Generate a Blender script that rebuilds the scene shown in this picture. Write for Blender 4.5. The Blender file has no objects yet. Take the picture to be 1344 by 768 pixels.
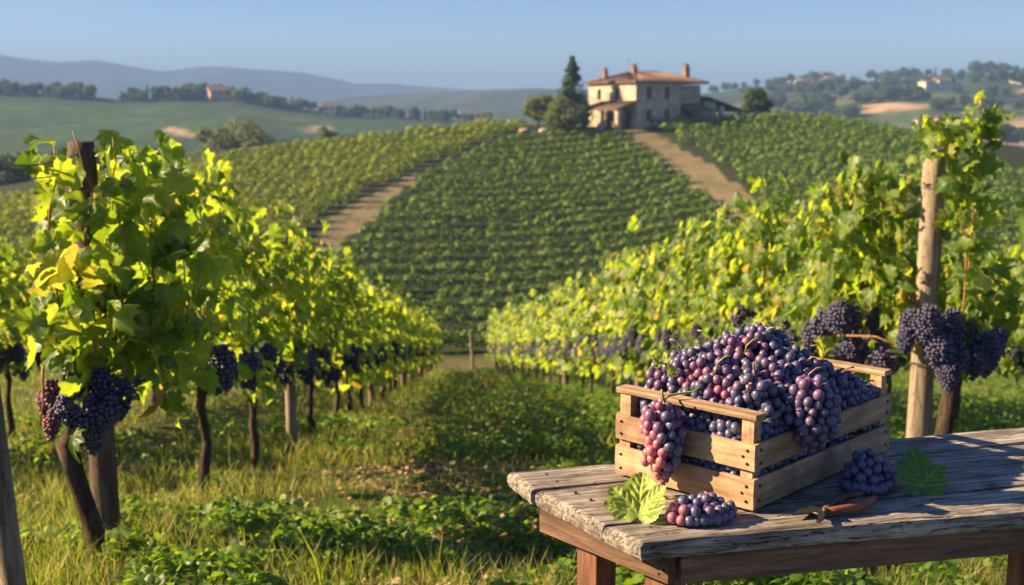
import bpy, math, random
import numpy as np
from mathutils import Vector, Matrix, noise as mnoise

# ------------------------------------------------------------------ camera, sky, sun, exposure
S = bpy.context.scene
F = 1500.0; TH = math.radians(8.87); EYE = 1.6
cd = bpy.data.cameras.new('camera'); cam = bpy.data.objects.new('camera', cd)
S.collection.objects.link(cam); S.camera = cam
cam.location = (0, 0, EYE); cam.rotation_euler = (math.pi/2 - TH, 0, 0)
cd.sensor_width = 36; cd.lens = F/1344*36; cd.clip_start = .05; cd.clip_end = 20000
cd.dof.use_dof = True; cd.dof.focus_distance = 2.45; cd.dof.aperture_fstop = 5.2
SUN_EL = math.radians(28); SUN_DIR = Vector((-1, .02, 0)).normalized()
w = bpy.data.worlds.new('World'); S.world = w; w.use_nodes = True
nt = w.node_tree; sky = nt.nodes.new('ShaderNodeTexSky'); sky.sky_type = 'NISHITA'; sky.sun_disc = False
sky.sun_elevation = SUN_EL; sky.sun_rotation = math.atan2(SUN_DIR.x, SUN_DIR.y) % (2*math.pi)
sky.air_density = .6; sky.dust_density = .35; sky.ozone_density = 3.5
tcw = nt.nodes.new('ShaderNodeTexCoord'); spw = nt.nodes.new('ShaderNodeSeparateXYZ'); nt.links.new(tcw.outputs['Generated'], spw.inputs[0])
rw = nt.nodes.new('ShaderNodeValToRGB'); nt.links.new(spw.outputs['Z'], rw.inputs[0]); ew = rw.color_ramp.elements   # clear sky deepening with height above a pale horizon
ew[0].position = .0; ew[0].color = (1.30, 1.04, .80, 1); ew[1].position = .17; ew[1].color = (.34, .49, .62, 1)
q_ = ew.new(.06); q_.color = (1.02, .93, .80, 1); q_ = ew.new(.11); q_.color = (.64, .71, .74, 1); q_ = ew.new(.5); q_.color = (.55, .68, .85, 1)
mw_ = nt.nodes.new('ShaderNodeMix'); mw_.data_type = 'RGBA'; mw_.blend_type = 'MULTIPLY'; mw_.inputs[0].default_value = 1
nt.links.new(sky.outputs[0], mw_.inputs[6]); nt.links.new(rw.outputs[0], mw_.inputs[7])
nt.links.new(mw_.outputs[2], nt.nodes['Background'].inputs[0]); nt.nodes['Background'].inputs[1].default_value = .06
sl = bpy.data.lights.new('sun', 'SUN'); so = bpy.data.objects.new('sun', sl); S.collection.objects.link(so)
sl.energy = 5.0; sl.angle = math.radians(.6); sl.color = (1, .75, .44)
d = Vector((SUN_DIR.x*math.cos(SUN_EL), SUN_DIR.y*math.cos(SUN_EL), math.sin(SUN_EL)))
so.rotation_euler = d.to_track_quat('Z', 'Y').to_euler()
S.view_settings.view_transform = 'Standard'; S.view_settings.look = 'None'
S.view_settings.exposure = 1.95; S.view_settings.gamma = 1; S.view_settings.use_curve_mapping = False
S.render.engine = 'CYCLES'
c = S.cycles; c.use_denoising = True; c.max_bounces = 7; c.diffuse_bounces = 3; c.glossy_bounces = 2
c.transmission_bounces = 3; c.volume_bounces = 0; c.transparent_max_bounces = 6; c.sample_clamp_indirect = 6
c.use_adaptive_sampling = True; c.adaptive_threshold = .01

# ------------------------------------------------------------------ helpers
R = random.Random(7)
NR = np.random.default_rng(11)
def ray(px, py):
    u = (px-672)/F; v = (384-py)/F
    return Vector((u, math.cos(TH)+v*math.sin(TH), -math.sin(TH)+v*math.cos(TH)))
def P(px, py, y):
    r = ray(px, py); r = r*(y/r.y); return Vector((r.x, r.y, r.z+EYE))
def onz(px, py, z):
    r = ray(px, py); t = (z-EYE)/r.z; return Vector((r.x*t, r.y*t, z))
def tag(o, label=None, cat=None, group=None, kind=None):
    if label: o['label'] = label
    if cat: o['category'] = cat
    if group: o['group'] = group
    if kind: o['kind'] = kind
    return o
def link(o, parent=None):
    S.collection.objects.link(o)
    if parent: o.parent = parent
    return o
def empty(name, loc=(0, 0, 0), rz=0):
    o = bpy.data.objects.new(name, None); o.location = loc; o.rotation_euler = (0, 0, rz)
    o.empty_display_size = .1
    return link(o)
def npmesh(name, V, Fc, mat=None, smooth=False, attrs=None):
    V = np.asarray(V, dtype=np.float32); Fc = np.asarray(Fc, dtype=np.int32)
    me = bpy.data.meshes.new(name); n, k = Fc.shape
    me.vertices.add(len(V)); me.vertices.foreach_set('co', V.ravel())
    me.loops.add(n*k); me.loops.foreach_set('vertex_index', Fc.ravel())
    me.polygons.add(n); me.polygons.foreach_set('loop_start', np.arange(0, n*k, k, dtype=np.int32))
    if smooth: me.polygons.foreach_set('use_smooth', np.ones(n, dtype=bool))
    if attrs:
        for an, col in attrs.items():
            a = me.color_attributes.new(an, 'FLOAT_COLOR', 'POINT')
            cc = np.ones((len(V), 4), dtype=np.float32); cc[:, :3] = col; a.data.foreach_set('color', cc.ravel())
    me.update(calc_edges=True); me.validate()
    if mat: me.materials.append(mat)
    return me
def npobj(name, V, Fc, mat=None, parent=None, smooth=False, attrs=None):
    return link(bpy.data.objects.new(name, npmesh(name, V, Fc, mat, smooth, attrs)), parent)
class MB:                                           # small mesh builder
    def __init__(s): s.v = []; s.f = []
    def add(s, vs, fs):
        b = len(s.v); s.v += [tuple(p) for p in vs]; s.f += [tuple(i+b for i in q) for q in fs]; return s
    def box(s, x0, x1, y0, y1, z0, z1):
        return s.add([(x0, y0, z0), (x1, y0, z0), (x1, y1, z0), (x0, y1, z0), (x0, y0, z1), (x1, y0, z1), (x1, y1, z1), (x0, y1, z1)],
                     [(0, 3, 2, 1), (4, 5, 6, 7), (0, 1, 5, 4), (1, 2, 6, 5), (2, 3, 7, 6), (3, 0, 4, 7)])
    def tube(s, pts, rad, n=8, cap=True):
        pts = [Vector(p) for p in pts]; rs = rad if isinstance(rad, (list, tuple)) else [rad]*len(pts)
        rings = []; up = Vector((0.3, 0.1, 1)).normalized()
        for i, p in enumerate(pts):
            t = (pts[min(i+1, len(pts)-1)]-pts[max(i-1, 0)]).normalized()
            a = t.cross(up)
            if a.length < .05: a = t.cross(Vector((1, 0, 0)))
            a.normalize(); b = t.cross(a).normalized()
            rings.append([p+(a*math.cos(2*math.pi*k/n)+b*math.sin(2*math.pi*k/n))*rs[i] for k in range(n)])
        vs = [q for r in rings for q in r]
        fs = [(i*n+k, i*n+(k+1) % n, (i+1)*n+(k+1) % n, (i+1)*n+k) for i in range(len(pts)-1) for k in range(n)]
        if cap: fs += [tuple(range(n))[::-1], tuple((len(pts)-1)*n+k for k in range(n))]
        return s.add(vs, fs)
    def mesh(s, name, mat=None, smooth=False, bevel=0):
        me = bpy.data.meshes.new(name); me.from_pydata(s.v, [], s.f); me.update()
        if smooth: me.polygons.foreach_set('use_smooth', [True]*len(me.polygons))
        if mat: me.materials.append(mat)
        return me
    def build(s, name, mat=None, parent=None, smooth=False, bevel=0):
        o = link(bpy.data.objects.new(name, s.mesh(name, mat, smooth)), parent)
        if bevel:
            m = o.modifiers.new('bevel', 'BEVEL'); m.width = bevel; m.segments = 2; m.limit_method = 'ANGLE'
        return o
def copy_tree(o, parent=None):
    q = o.copy(); S.collection.objects.link(q); q.parent = parent
    for ch in list(kids.get(o.name, [])): copy_tree_child(ch, q)
    return q
kids = {}
def register(o):                                    # remember the children of a prototype
    kids[o.name] = [ch for ch in bpy.data.objects if ch.parent == o]
    for ch in kids[o.name]: register(ch)
def copy_tree_child(ch, q):
    n = ch.copy(); S.collection.objects.link(n); n.parent = q
    for g in kids.get(ch.name, []): copy_tree_child(g, n)
ORD = 'first second third fourth fifth sixth seventh eighth ninth tenth eleventh twelfth thirteenth fourteenth fifteenth sixteenth seventeenth eighteenth nineteenth twentieth'.split()
TENS = {2: 'twenty', 3: 'thirty', 4: 'forty', 5: 'fifty', 6: 'sixty', 7: 'seventy', 8: 'eighty', 9: 'ninety'}
def ordn(i):                                        # 1-based ordinal in words
    if i <= 20: return ORD[i-1]
    if i == 100: return 'hundredth'
    if i > 100: return 'hundred and '+ordn(i-100)
    t, u = divmod(i, 10)
    return (TENS[t]+'-'+ORD[u-1]) if u else TENS[t][:-1]+'ieth'

# ------------------------------------------------------------------ materials
def mat(name):
    m = bpy.data.materials.new(name); m.use_nodes = True; t = m.node_tree
    return m, t, t.nodes['Principled BSDF'], t.nodes['Material Output']
def N(t, typ, **kw):
    n = t.nodes.new(typ)
    for k, v in kw.items():
        if k in n.inputs: n.inputs[k].default_value = v
        else: setattr(n, k, v)
    return n
def ramp(t, src, stops, interp='LINEAR'):
    r = t.nodes.new('ShaderNodeValToRGB'); r.color_ramp.interpolation = interp
    e = r.color_ramp.elements
    while len(e) > 1: e.remove(e[0])
    e[0].position = stops[0][0]; e[0].color = (*stops[0][1], 1)
    for p, col in stops[1:]:
        q = e.new(p); q.color = (*col, 1)
    t.links.new(src, r.inputs[0]); return r.outputs[0]
def mix(t, fac, a, b, typ='MIX'):
    m = t.nodes.new('ShaderNodeMix'); m.data_type = 'RGBA'; m.blend_type = typ
    for s_, v in ((m.inputs[0], fac), (m.inputs[6], a), (m.inputs[7], b)):
        if hasattr(v, 'is_linked') or hasattr(v, 'links'): t.links.new(v, s_)
        else: s_.default_value = v if not isinstance(v, tuple) else (*v, 1)
    return m.outputs[2]
def coords(t, scale=(1, 1, 1), kind='Object'):
    tc = t.nodes.new('ShaderNodeTexCoord'); mp = t.nodes.new('ShaderNodeMapping'); mp.inputs['Scale'].default_value = scale
    t.links.new(tc.outputs[kind], mp.inputs[0]); return mp.outputs[0]
def noise(t, co, scale, detail=4, rough=.6, dist=0):
    n = t.nodes.new('ShaderNodeTexNoise'); n.inputs['Scale'].default_value = scale
    n.inputs['Detail'].default_value = detail; n.inputs['Roughness'].default_value = rough; n.inputs['Distortion'].default_value = dist
    if co is not None: t.links.new(co, n.inputs['Vector'])
    return n.outputs['Fac']
def bump(t, b, h, strength=.3, dist=.01):
    n = t.nodes.new('ShaderNodeBump'); n.inputs['Strength'].default_value = strength; n.inputs['Distance'].default_value = dist
    t.links.new(h, n.inputs['Height']); t.links.new(n.outputs[0], b.inputs['Normal'])
def island(t):
    g = t.nodes.new('ShaderNodeNewGeometry'); return g.outputs['Random Per Island']
def leafmat(name, stops, tstops, tfac=.5, rough=.45, spec=.35, veins=False):
    m, t, b, o = mat(name)
    r = island(t); col = ramp(t, r, stops); tcol = ramp(t, r, tstops)
    if veins:
        at = t.nodes.new('ShaderNodeAttribute'); at.attribute_name = 'leaf'; cur = None
        for vx, vy in ((0, 1), (.72, .69), (-.72, .69), (.99, .13), (-.99, .13)):
            dt = t.nodes.new('ShaderNodeVectorMath'); dt.operation = 'DOT_PRODUCT'; dt.inputs[1].default_value = (vy, -vx, 0); t.links.new(at.outputs['Vector'], dt.inputs[0])
            ab = t.nodes.new('ShaderNodeMath'); ab.operation = 'ABSOLUTE'; t.links.new(dt.outputs['Value'], ab.inputs[0])
            if cur is None: cur = ab.outputs[0]
            else: mn = t.nodes.new('ShaderNodeMath'); mn.operation = 'MINIMUM'; t.links.new(cur, mn.inputs[0]); t.links.new(ab.outputs[0], mn.inputs[1]); cur = mn.outputs[0]
        vf = ramp(t, cur, [(.006, (.75, .75, .75)), (.028, (0, 0, 0))]); col = mix(t, vf, col, (.30, .36, .12)); tcol = mix(t, vf, tcol, (.30, .38, .06))
        sp_n = noise(t, coords(t), 26, 4, .6); sv = ramp(t, sp_n, [(.35, (.72, .76, .7)), (.6, (1.1, 1.08, 1.05))]); col = mix(t, 1.0, col, sv, 'MULTIPLY'); tcol = mix(t, .7, tcol, sv, 'MULTIPLY')
        bump(t, b, cur, .25, .01)
    t.links.new(col, b.inputs['Base Color']); b.inputs['Roughness'].default_value = rough; b.inputs['Specular IOR Level'].default_value = spec
    tr = t.nodes.new('ShaderNodeBsdfTranslucent'); t.links.new(tcol, tr.inputs['Color'])
    mx = t.nodes.new('ShaderNodeMixShader'); mx.inputs[0].default_value = tfac
    t.links.new(b.outputs[0], mx.inputs[1]); t.links.new(tr.outputs[0], mx.inputs[2]); t.links.new(mx.outputs[0], o.inputs['Surface'])
    return m
M = {}
M['vine_leaf'] = leafmat('vine_leaf',
    [(0, (.04, .085, .014)), (.4, (.08, .145, .022)), (.75, (.13, .20, .03)), (.92, (.22, .26, .04)), (.975, (.34, .28, .05)), (1, (.26, .15, .05))],
    [(0, (.20, .34, .010)), (.4, (.42, .58, .02)), (.8, (.62, .72, .04)), (.95, (.70, .68, .06)), (1, (.55, .34, .06))], .56, .45, .4, True)
M['hill_leaf'] = leafmat('hill_leaf',
    [(0, (.07, .14, .014)), (.5, (.12, .215, .02)), (.85, (.18, .285, .026)), (1, (.30, .30, .04))],
    [(0, (.12, .20, .01)), (.6, (.26, .36, .015)), (1, (.45, .42, .03))], .16, .6, .25)
M['hill_leaf_yellow'] = leafmat('hill_leaf_yellow',
    [(0, (.12, .20, .016)), (.5, (.25, .35, .026)), (.85, (.36, .42, .035)), (1, (.42, .36, .045))],
    [(0, (.2, .3, .01)), (.6, (.45, .5, .02)), (1, (.65, .52, .04))], .22, .6, .25)
M['tree_leaf'] = leafmat('tree_leaf',
    [(0, (.028, .06, .014)), (.6, (.055, .095, .02)), (1, (.10, .12, .03))], [(0, (.05, .10, .01)), (1, (.18, .22, .03))], .3, .6, .2)
M['olive_leaf'] = leafmat('olive_leaf',
    [(0, (.07, .10, .03)), (.6, (.11, .14, .04)), (1, (.18, .18, .06))], [(0, (.12, .18, .02)), (1, (.3, .3, .05))], .3, .6, .2)
M['conifer_leaf'] = leafmat('conifer_leaf',
    [(0, (.02, .045, .016)), (.6, (.036, .07, .024)), (1, (.06, .095, .03))], [(0, (.02, .05, .01)), (1, (.05, .09, .02))], .2, .7, .15)
M['grass'] = leafmat('grass',
    [(0, (.05, .08, .014)), (.35, (.10, .14, .022)), (.65, (.18, .20, .035)), (.82, (.34, .29, .12)), (1, (.46, .37, .19))],
    [(0, (.14, .24, .015)), (.6, (.34, .42, .03)), (1, (.6, .46, .12))], .42, .55, .3)
M['clover'] = leafmat('clover',
    [(0, (.035, .08, .012)), (.5, (.08, .16, .018)), (1, (.16, .25, .025))], [(0, (.16, .32, .012)), (1, (.42, .60, .03))], .45, .45, .35)
M['litter'] = leafmat('litter',
    [(0, (.14, .09, .04)), (.5, (.32, .23, .11)), (.85, (.48, .37, .20)), (1, (.34, .13, .05))], [(0, (.2, .1, .03)), (1, (.4, .3, .1))], .2, .7, .2)

def wood(name, cols, sc=(2, 30, 30), rough=.8, bstr=.5, bdist=.004, crack=.0, nscale=4, stain=None):
    m, t, b, o = mat(name); co = coords(t, sc)
    oi = t.nodes.new('ShaderNodeObjectInfo'); va = t.nodes.new('ShaderNodeVectorMath'); va.operation = 'ADD'
    sc_ = t.nodes.new('ShaderNodeVectorMath'); sc_.operation = 'SCALE'; sc_.inputs['Scale'].default_value = 37
    cb = t.nodes.new('ShaderNodeCombineXYZ')
    for i in range(3): t.links.new(oi.outputs['Random'], cb.inputs[i])
    t.links.new(cb.outputs[0], sc_.inputs[0]); t.links.new(co, va.inputs[0]); t.links.new(sc_.outputs[0], va.inputs[1]); co = va.outputs[0]
    n1 = noise(t, co, nscale, 8, .68, .25); n2 = noise(t, co, nscale*.23, 3, .5)
    col = ramp(t, n1, cols); blot = ramp(t, n2, [(.30, (.50, .46, .44)), (.45, (.86, .83, .80)), (.65, (1.12, 1.08, 1.04))])
    col = mix(t, 1.0, col, blot, 'MULTIPLY')
    if stain:
        ns = noise(t, coords(t), 11, 5, .65, .5); col = mix(t, ramp(t, ns, [(.46, (0, 0, 0)), (.60, (.45, .45, .45)), (.72, (.75, .75, .75))]), col, stain)
    if crack:
        n3 = noise(t, co, nscale*.9, 3, .5, .6)
        cr = ramp(t, n3, [(.0, (0, 0, 0)), (.485, (0, 0, 0)), (.5, (1, 1, 1)), (.515, (0, 0, 0))])
        col = mix(t, cr, col, (.02, .014, .01)) if False else col
        mm = t.nodes.new('ShaderNodeMath'); mm.operation = 'MULTIPLY'; mm.inputs[1].default_value = crack; t.links.new(cr, mm.inputs[0])
        col = mix(t, mm.outputs[0], col, (.025, .018, .013))
        h = t.nodes.new('ShaderNodeMath'); h.operation = 'SUBTRACT'; t.links.new(n1, h.inputs[0]); t.links.new(mm.outputs[0], h.inputs[1]); hh = h.outputs[0]
    else: hh = n1
    t.links.new(col, b.inputs['Base Color']); b.inputs['Roughness'].default_value = rough; b.inputs['Specular IOR Level'].default_value = .25
    bump(t, b, hh, bstr, bdist); return m
M['plank'] = wood('weathered_plank', [(.25, (.05, .043, .038)), (.40, (.20, .175, .155)), (.53, (.38, .345, .31)), (.75, (.56, .52, .47))], (1.2, 26, 26), .85, 1.0, .006, .9, 4, stain=(.10, .075, .055))
M['table_frame'] = wood('brown_frame', [(.3, (.06, .036, .024)), (.55, (.17, .10, .065)), (.8, (.29, .19, .125))], (2, 20, 20), .7, .5, .003, .3, 3)
M['table_leg'] = wood('brown_leg', [(.3, (.075, .034, .018)), (.55, (.19, .09, .05)), (.8, (.30, .16, .09))], (20, 20, 2), .7, .5, .003, .3, 3)
M['crate'] = wood('crate_wood', [(.25, (.19, .105, .05)), (.42, (.34, .22, .125)), (.58, (.47, .33, .205)), (.8, (.55, .41, .28))], (14, 14, 30), .65, .35, .0015, .15, 2.2, stain=(.17, .09, .07))
M['crate_long'] = wood('crate_wood_long', [(.25, (.19, .105, .05)), (.42, (.34, .22, .125)), (.58, (.47, .33, .205)), (.8, (.55, .41, .28))], (2, 26, 26), .65, .35, .0015, .15, 3, stain=(.17, .09, .07))
M['crate_short'] = wood('crate_wood_short', [(.25, (.19, .105, .05)), (.42, (.34, .22, .125)), (.58, (.47, .33, .205)), (.8, (.55, .41, .28))], (26, 2, 26), .65, .35, .0015, .15, 3, stain=(.17, .09, .07))
M['post'] = wood('grey_post', [(.25, (.10, .08, .06)), (.5, (.26, .21, .16)), (.8, (.42, .36, .29))], (22, 22, 2), .85, .8, .006, .8, 1.8)
M['dark_post'] = wood('dark_post', [(.25, (.045, .03, .022)), (.5, (.11, .075, .055)), (.8, (.20, .15, .11))], (22, 22, 2), .85, .8, .006, .8, 1.8)
M['bark'] = wood('vine_bark', [(.25, (.02, .014, .010)), (.5, (.07, .048, .034)), (.8, (.17, .125, .09))], (26, 26, 4), .9, 1.0, .01, .6, 1.6)
M['cane'] = wood('cane_bark', [(.25, (.16, .07, .03)), (.5, (.30, .14, .06)), (.8, (.42, .22, .10))], (30, 30, 8), .6, .3, .002)
def plain(name, col, rough=.6, metal=0, spec=.5, var=0):
    m, t, b, o = mat(name); b.inputs['Base Color'].default_value = (*col, 1); b.inputs['Roughness'].default_value = rough
    b.inputs['Metallic'].default_value = metal; b.inputs['Specular IOR Level'].default_value = spec
    if var:
        n = noise(t, coords(t), var, 5, .65)
        a = tuple(x*.6 for x in col); z = tuple(min(1, x*1.35) for x in col)
        t.links.new(ramp(t, n, [(.3, a), (.7, z)]), b.inputs['Base Color']); bump(t, b, n, .3, .01)
    return m
M['stem'] = plain('green_stem', (.20, .26, .05), .5)
M['wire'] = plain('wire', (.22, .20, .18), .5, .7)
M['nail'] = plain('nail', (.035, .022, .016), .6, .6)
M['steel'] = plain('old_steel', (.10, .085, .075), .42, .8, .5, 60)
M['handle'] = wood('shear_handle', [(.3, (.10, .035, .02)), (.6, (.20, .075, .042)), (.8, (.28, .12, .07))], (5, 30, 30), .45, .2, .001)
# berries: own colour from the object, waxy bloom from noise
def berry(name, per_object):
    m, t, b, o = mat(name)
    if per_object:
        oi = t.nodes.new('ShaderNodeObjectInfo'); col = oi.outputs['Color']; rnd = oi.outputs['Random']
    else:
        rnd = island(t); col = ramp(t, rnd, [(0, (.012, .013, .04)), (.5, (.022, .018, .055)), (.8, (.028, .016, .055)), (.95, (.05, .016, .045)), (1, (.10, .025, .04))])
    co = coords(t, (1, 1, 1)); va = t.nodes.new('ShaderNodeVectorMath'); va.operation = 'ADD'
    cb = t.nodes.new('ShaderNodeCombineXYZ'); mu = t.nodes.new('ShaderNodeMath'); mu.operation = 'MULTIPLY'; mu.inputs[1].default_value = 50
    t.links.new(rnd, mu.inputs[0]); t.links.new(mu.outputs[0], cb.inputs[0]); t.links.new(mu.outputs[0], cb.inputs[1])
    t.links.new(co, va.inputs[0]); t.links.new(cb.outputs[0], va.inputs[1])
    n = noise(t, va.outputs[0], 55 if per_object else 40, 4, .6)
    f = ramp(t, n, ([(.33, (.08, .08, .08)), (.5, (.38, .38, .38)), (.68, (.78, .78, .78))] if per_object else [(.35, (.0, .0, .0)), (.6, (.32, .32, .32))]))
    bl = mix(t, .5, col, (.30, .31, .50) if per_object else (.20, .26, .46))
    t.links.new(mix(t, f, col, bl), b.inputs['Base Color'])
    b.inputs['Specular IOR Level'].default_value = .5
    rr = ramp(t, n, [(.35, (.3, .3, .3)), (.7, (.55, .55, .55))]); t.links.new(rr, b.inputs['Roughness'])
    return m
M['berry'] = berry('grape_skin', True); M['berry_far'] = berry('grape_skin_vine', False)
M['stone_wall'] = plain('stone_wall', (.42, .345, .26), .9, 0, .2, .9)
M['roof_tile'] = None
m, t, b, o = mat('roof_tile'); co = coords(t)
wv = t.nodes.new('ShaderNodeTexNoise'); wv.inputs['Scale'].default_value = 3.5; wv.inputs['Detail'].default_value = 6; t.links.new(co, wv.inputs['Vector'])
t.links.new(ramp(t, wv.outputs['Fac'], [(.3, (.075, .045, .032)), (.5, (.145, .082, .058)), (.7, (.23, .145, .105))]), b.inputs['Base Color']); b.inputs['Roughness'].default_value = .9
M['roof_tile'] = m
M['dark_glass'] = plain('dark_window', (.02, .018, .016), .2)
M['shutter'] = plain('brown_shutter', (.10, .055, .03), .7)
M['frame_stone'] = plain('pale_trim', (.45, .38, .30), .8)
M['brick'] = plain('chimney_brick', (.25, .145, .10), .9, 0, .2, 3)
M['plaster_white'] = plain('pale_plaster', (.55, .48, .40), .9, 0, .2, .5)
M['plaster_pink'] = plain('pink_plaster', (.55, .28, .20), .9, 0, .2, .5)
M['rock'] = plain('rock', (.38, .32, .24), .9, 0, .2, 2)

# ------------------------------------------------------------------ terrain
SL = .205
def fg(y):
    a = 1.6 + 0*y; b_ = 1.0 + SL*y; k = .12
    return EYE - (np.maximum(a, b_) + k*np.exp(-np.abs(a-b_)/(k*2))*.5)
CP = []
def cp(px, py, y): CP.append(tuple(P(px, py, y)))
# crest of the house hill
for a in ((-500, 330, 90), (-250, 300, 105), (0, 266, 118), (120, 240, 125), (250, 216, 132), (330, 202, 137), (400, 193, 142), (480, 182, 148), (550, 173, 153), (620, 166, 158),
          (700, 163, 162), (770, 170, 160), (833, 168, 158), (900, 163, 160), (985, 155, 168), (1040, 150, 172), (1100, 157, 168), (1160, 168, 162), (1230, 186, 152), (1290, 205, 145),
          (1344, 226, 138), (1500, 285, 115), (1800, 360, 90),
          # front face
          (0, 330, 88), (0, 400, 74), (-250, 400, 76), (200, 300, 96), (200, 400, 74), (400, 240, 122), (400, 300, 103), (430, 350, 92), (520, 250, 121), (550, 205, 140), (560, 300, 105),
          (560, 380, 88), (620, 200, 143), (640, 250, 123), (640, 320, 103), (620, 400, 86), (620, 450, 76), (760, 210, 141), (780, 260, 122), (760, 340, 100), (760, 420, 82),
          (900, 210, 140), (900, 270, 118), (900, 350, 97), (1000, 190, 150), (1020, 240, 127), (1020, 320, 100), (1150, 210, 138), (1200, 270, 112), (1200, 350, 90), (1344, 290, 104), (1344, 380, 84),
          (1600, 400, 80)): cp(*a)
for x in (-120, -60, -20, 20, 60, 120):
    for y in (56, 64): CP.append((x, y, float(fg(y))-.4*(y-56)/8))
for x in (-260, -130, -40, 0, 60, 140, 260):
    CP.append((x, 215, EYE-13-(6 if x < 20 else 0))); CP.append((x*1.3, 270, EYE-22)); CP.append((x*1.5, 340, EYE-27)); CP.append((x*1.7, 430, EYE-30))
CP = np.array(CP)
def tps_fit(pts, lam=.6):
    n = len(pts); X = pts[:, :2]/100
    d_ = np.linalg.norm(X[:, None]-X[None], axis=2); K = np.where(d_ > 0, d_**2*np.log(d_+1e-12), 0)
    A = np.zeros((n+3, n+3)); A[:n, :n] = K+np.eye(n)*lam*1e-3; A[:n, n] = 1; A[:n, n+1:] = X; A[n, :n] = 1; A[n+1:, :n] = X.T
    b_ = np.zeros(n+3); b_[:n] = pts[:, 2]; return X, np.linalg.solve(A, b_)
TX, TW = tps_fit(CP)
def sstep(a, b, x): t_ = np.clip((x-a)/(b-a), 0, 1); return t_*t_*(3-2*t_)
def Hn(x, y):
    x = np.asarray(x, float); y = np.asarray(y, float); sh = np.broadcast(x, y).shape
    xx = np.broadcast_to(x, sh).ravel(); yy = np.broadcast_to(y, sh).ravel(); out = np.zeros(len(xx))
    for i in range(0, len(xx), 20000):
        q = np.stack([np.clip(xx[i:i+20000], -300, 320), np.clip(yy[i:i+20000], 45, 430)], 1)/100
        d_ = np.linalg.norm(q[:, None]-TX[None], axis=2); K = d_**2*np.log(d_+1e-12)
        out[i:i+20000] = K@TW[:-3]+TW[-3]+q@TW[-2:]
    w1 = sstep(44, 60, yy); w2 = sstep(320, 430, yy); w3 = sstep(190, 300, np.abs(xx))
    z = fg(np.minimum(yy, 75))*(1-w1)+out*w1
    far = EYE-30
    z = z*(1-np.maximum(w2, w3*w1))+far*np.maximum(w2, w3*w1)
    return z.reshape(sh)
def H(x, y): return float(Hn(x, y))
def hit(px, py, y0=58, y1=400):
    ys = np.arange(y0, y1, .5); r = ray(px, py); xs = r.x/r.y*ys; zs = EYE+r.z/r.y*ys
    b_ = np.nonzero(Hn(xs, ys) >= zs)[0]
    i = b_[0] if len(b_) else len(ys)-1
    return (xs[i], ys[i])
def inpoly(x, y, poly):
    x = np.asarray(x); y = np.asarray(y); c_ = np.zeros(x.shape, bool); n = len(poly)
    for i in range(n):
        x0, y0 = poly[i]; x1, y1 = poly[(i+1) % n]
        c_ ^= ((y0 > y) != (y1 > y)) & (x < (x1-x0)*(y-y0)/(y1-y0+1e-12)+x0)
    return c_
def vnoise(x, y, s, seed=0):
    return np.array([mnoise.noise(Vector((a*s, b_*s, seed*7.3))) for a, b_ in zip(np.ravel(x), np.ravel(y))]).reshape(np.shape(x))
polyA = [hit(*p) for p in ((430, 345), (450, 318), (495, 282), (550, 232), (620, 205), (690, 176), (770, 178), (815, 180), (850, 200), (905, 240), (945, 270), (975, 310), (975, 420), (760, 468), (600, 474), (430, 470))]
polyB = [hit(*p) for p in ((-300, 330), (0, 271), (120, 245), (250, 219), (400, 196), (550, 176), (690, 165), (690, 172), (600, 205), (545, 226), (480, 262), (420, 295), (405, 330), (330, 425), (0, 440), (-300, 450))]
polyC = [hit(*p) for p in ((848, 166), (870, 164), (990, 157), (1040, 153), (1100, 160), (1160, 171), (1230, 189), (1290, 208), (1344, 230), (1550, 305), (1500, 440), (1000, 430), (985, 300), (985, 250), (930, 210), (875, 180))]
road = [hit(*p) for p in ((790, 172), (848, 170), (872, 182), (930, 212), (985, 252), (1010, 300), (960, 320), (940, 270), (900, 240), (845, 200), (810, 180))]
strip = [hit(*p) for p in ((400, 340), (410, 305), (425, 290), (480, 258), (545, 226), (552, 232), (500, 283), (455, 318), (430, 345))]

def geom(a, b, n, p): return a+(b-a)*np.linspace(0, 1, n)**p
ys = np.concatenate([np.linspace(-8000, -200, 8), np.linspace(-150, -12, 8), np.arange(-8, 3, .5), np.arange(3, 16, .18), np.arange(16, 62, .8), np.arange(62, 185, 1.1), np.arange(185, 440, 6), geom(460, 9000, 22, 2.2)])
xs1 = np.concatenate([np.arange(0, 7, .18), np.arange(7, 70, 1.0), np.arange(70, 180, 2.5), np.arange(180, 480, 15), geom(500, 7000, 14, 2)])
xs = np.concatenate([-xs1[::-1][:-1], xs1]); XX, YY = np.meshgrid(xs, ys); ZZ = Hn(XX, YY)
near = (YY > -8) & (YY < 60) & (np.abs(XX) < 20)
bump_ = np.zeros_like(ZZ); bump_[near] = vnoise(XX[near], YY[near], .9)*.05+vnoise(XX[near], YY[near], 3.1, 2)*.018
ZZ = ZZ+bump_
nx, ny = len(xs), len(ys); idx = np.arange(nx*ny).reshape(ny, nx)
Fq = np.stack([idx[:-1, :-1], idx[:-1, 1:], idx[1:, 1:], idx[1:, :-1]], -1).reshape(-1, 4)
dirt = (inpoly(XX, YY, road) | inpoly(XX, YY, strip)).astype(float)
hx, hy = hit(833, 172)
dirt = np.maximum(dirt, ((np.abs(XX-15) < 12) & (np.abs(YY-154) < 6)).astype(float)*.6)
dirt = np.maximum(dirt, sstep(52, 56, YY)*(1-sstep(70, 74, YY))*.7*(np.abs(XX) < 40))
hillm = sstep(70, 76, YY)
m, t, b, o = mat('ground'); at = t.nodes.new('ShaderNodeAttribute'); at.attribute_name = 'zone'
sep = t.nodes.new('ShaderNodeSeparateColor'); t.links.new(at.outputs['Color'], sep.inputs[0])
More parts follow.
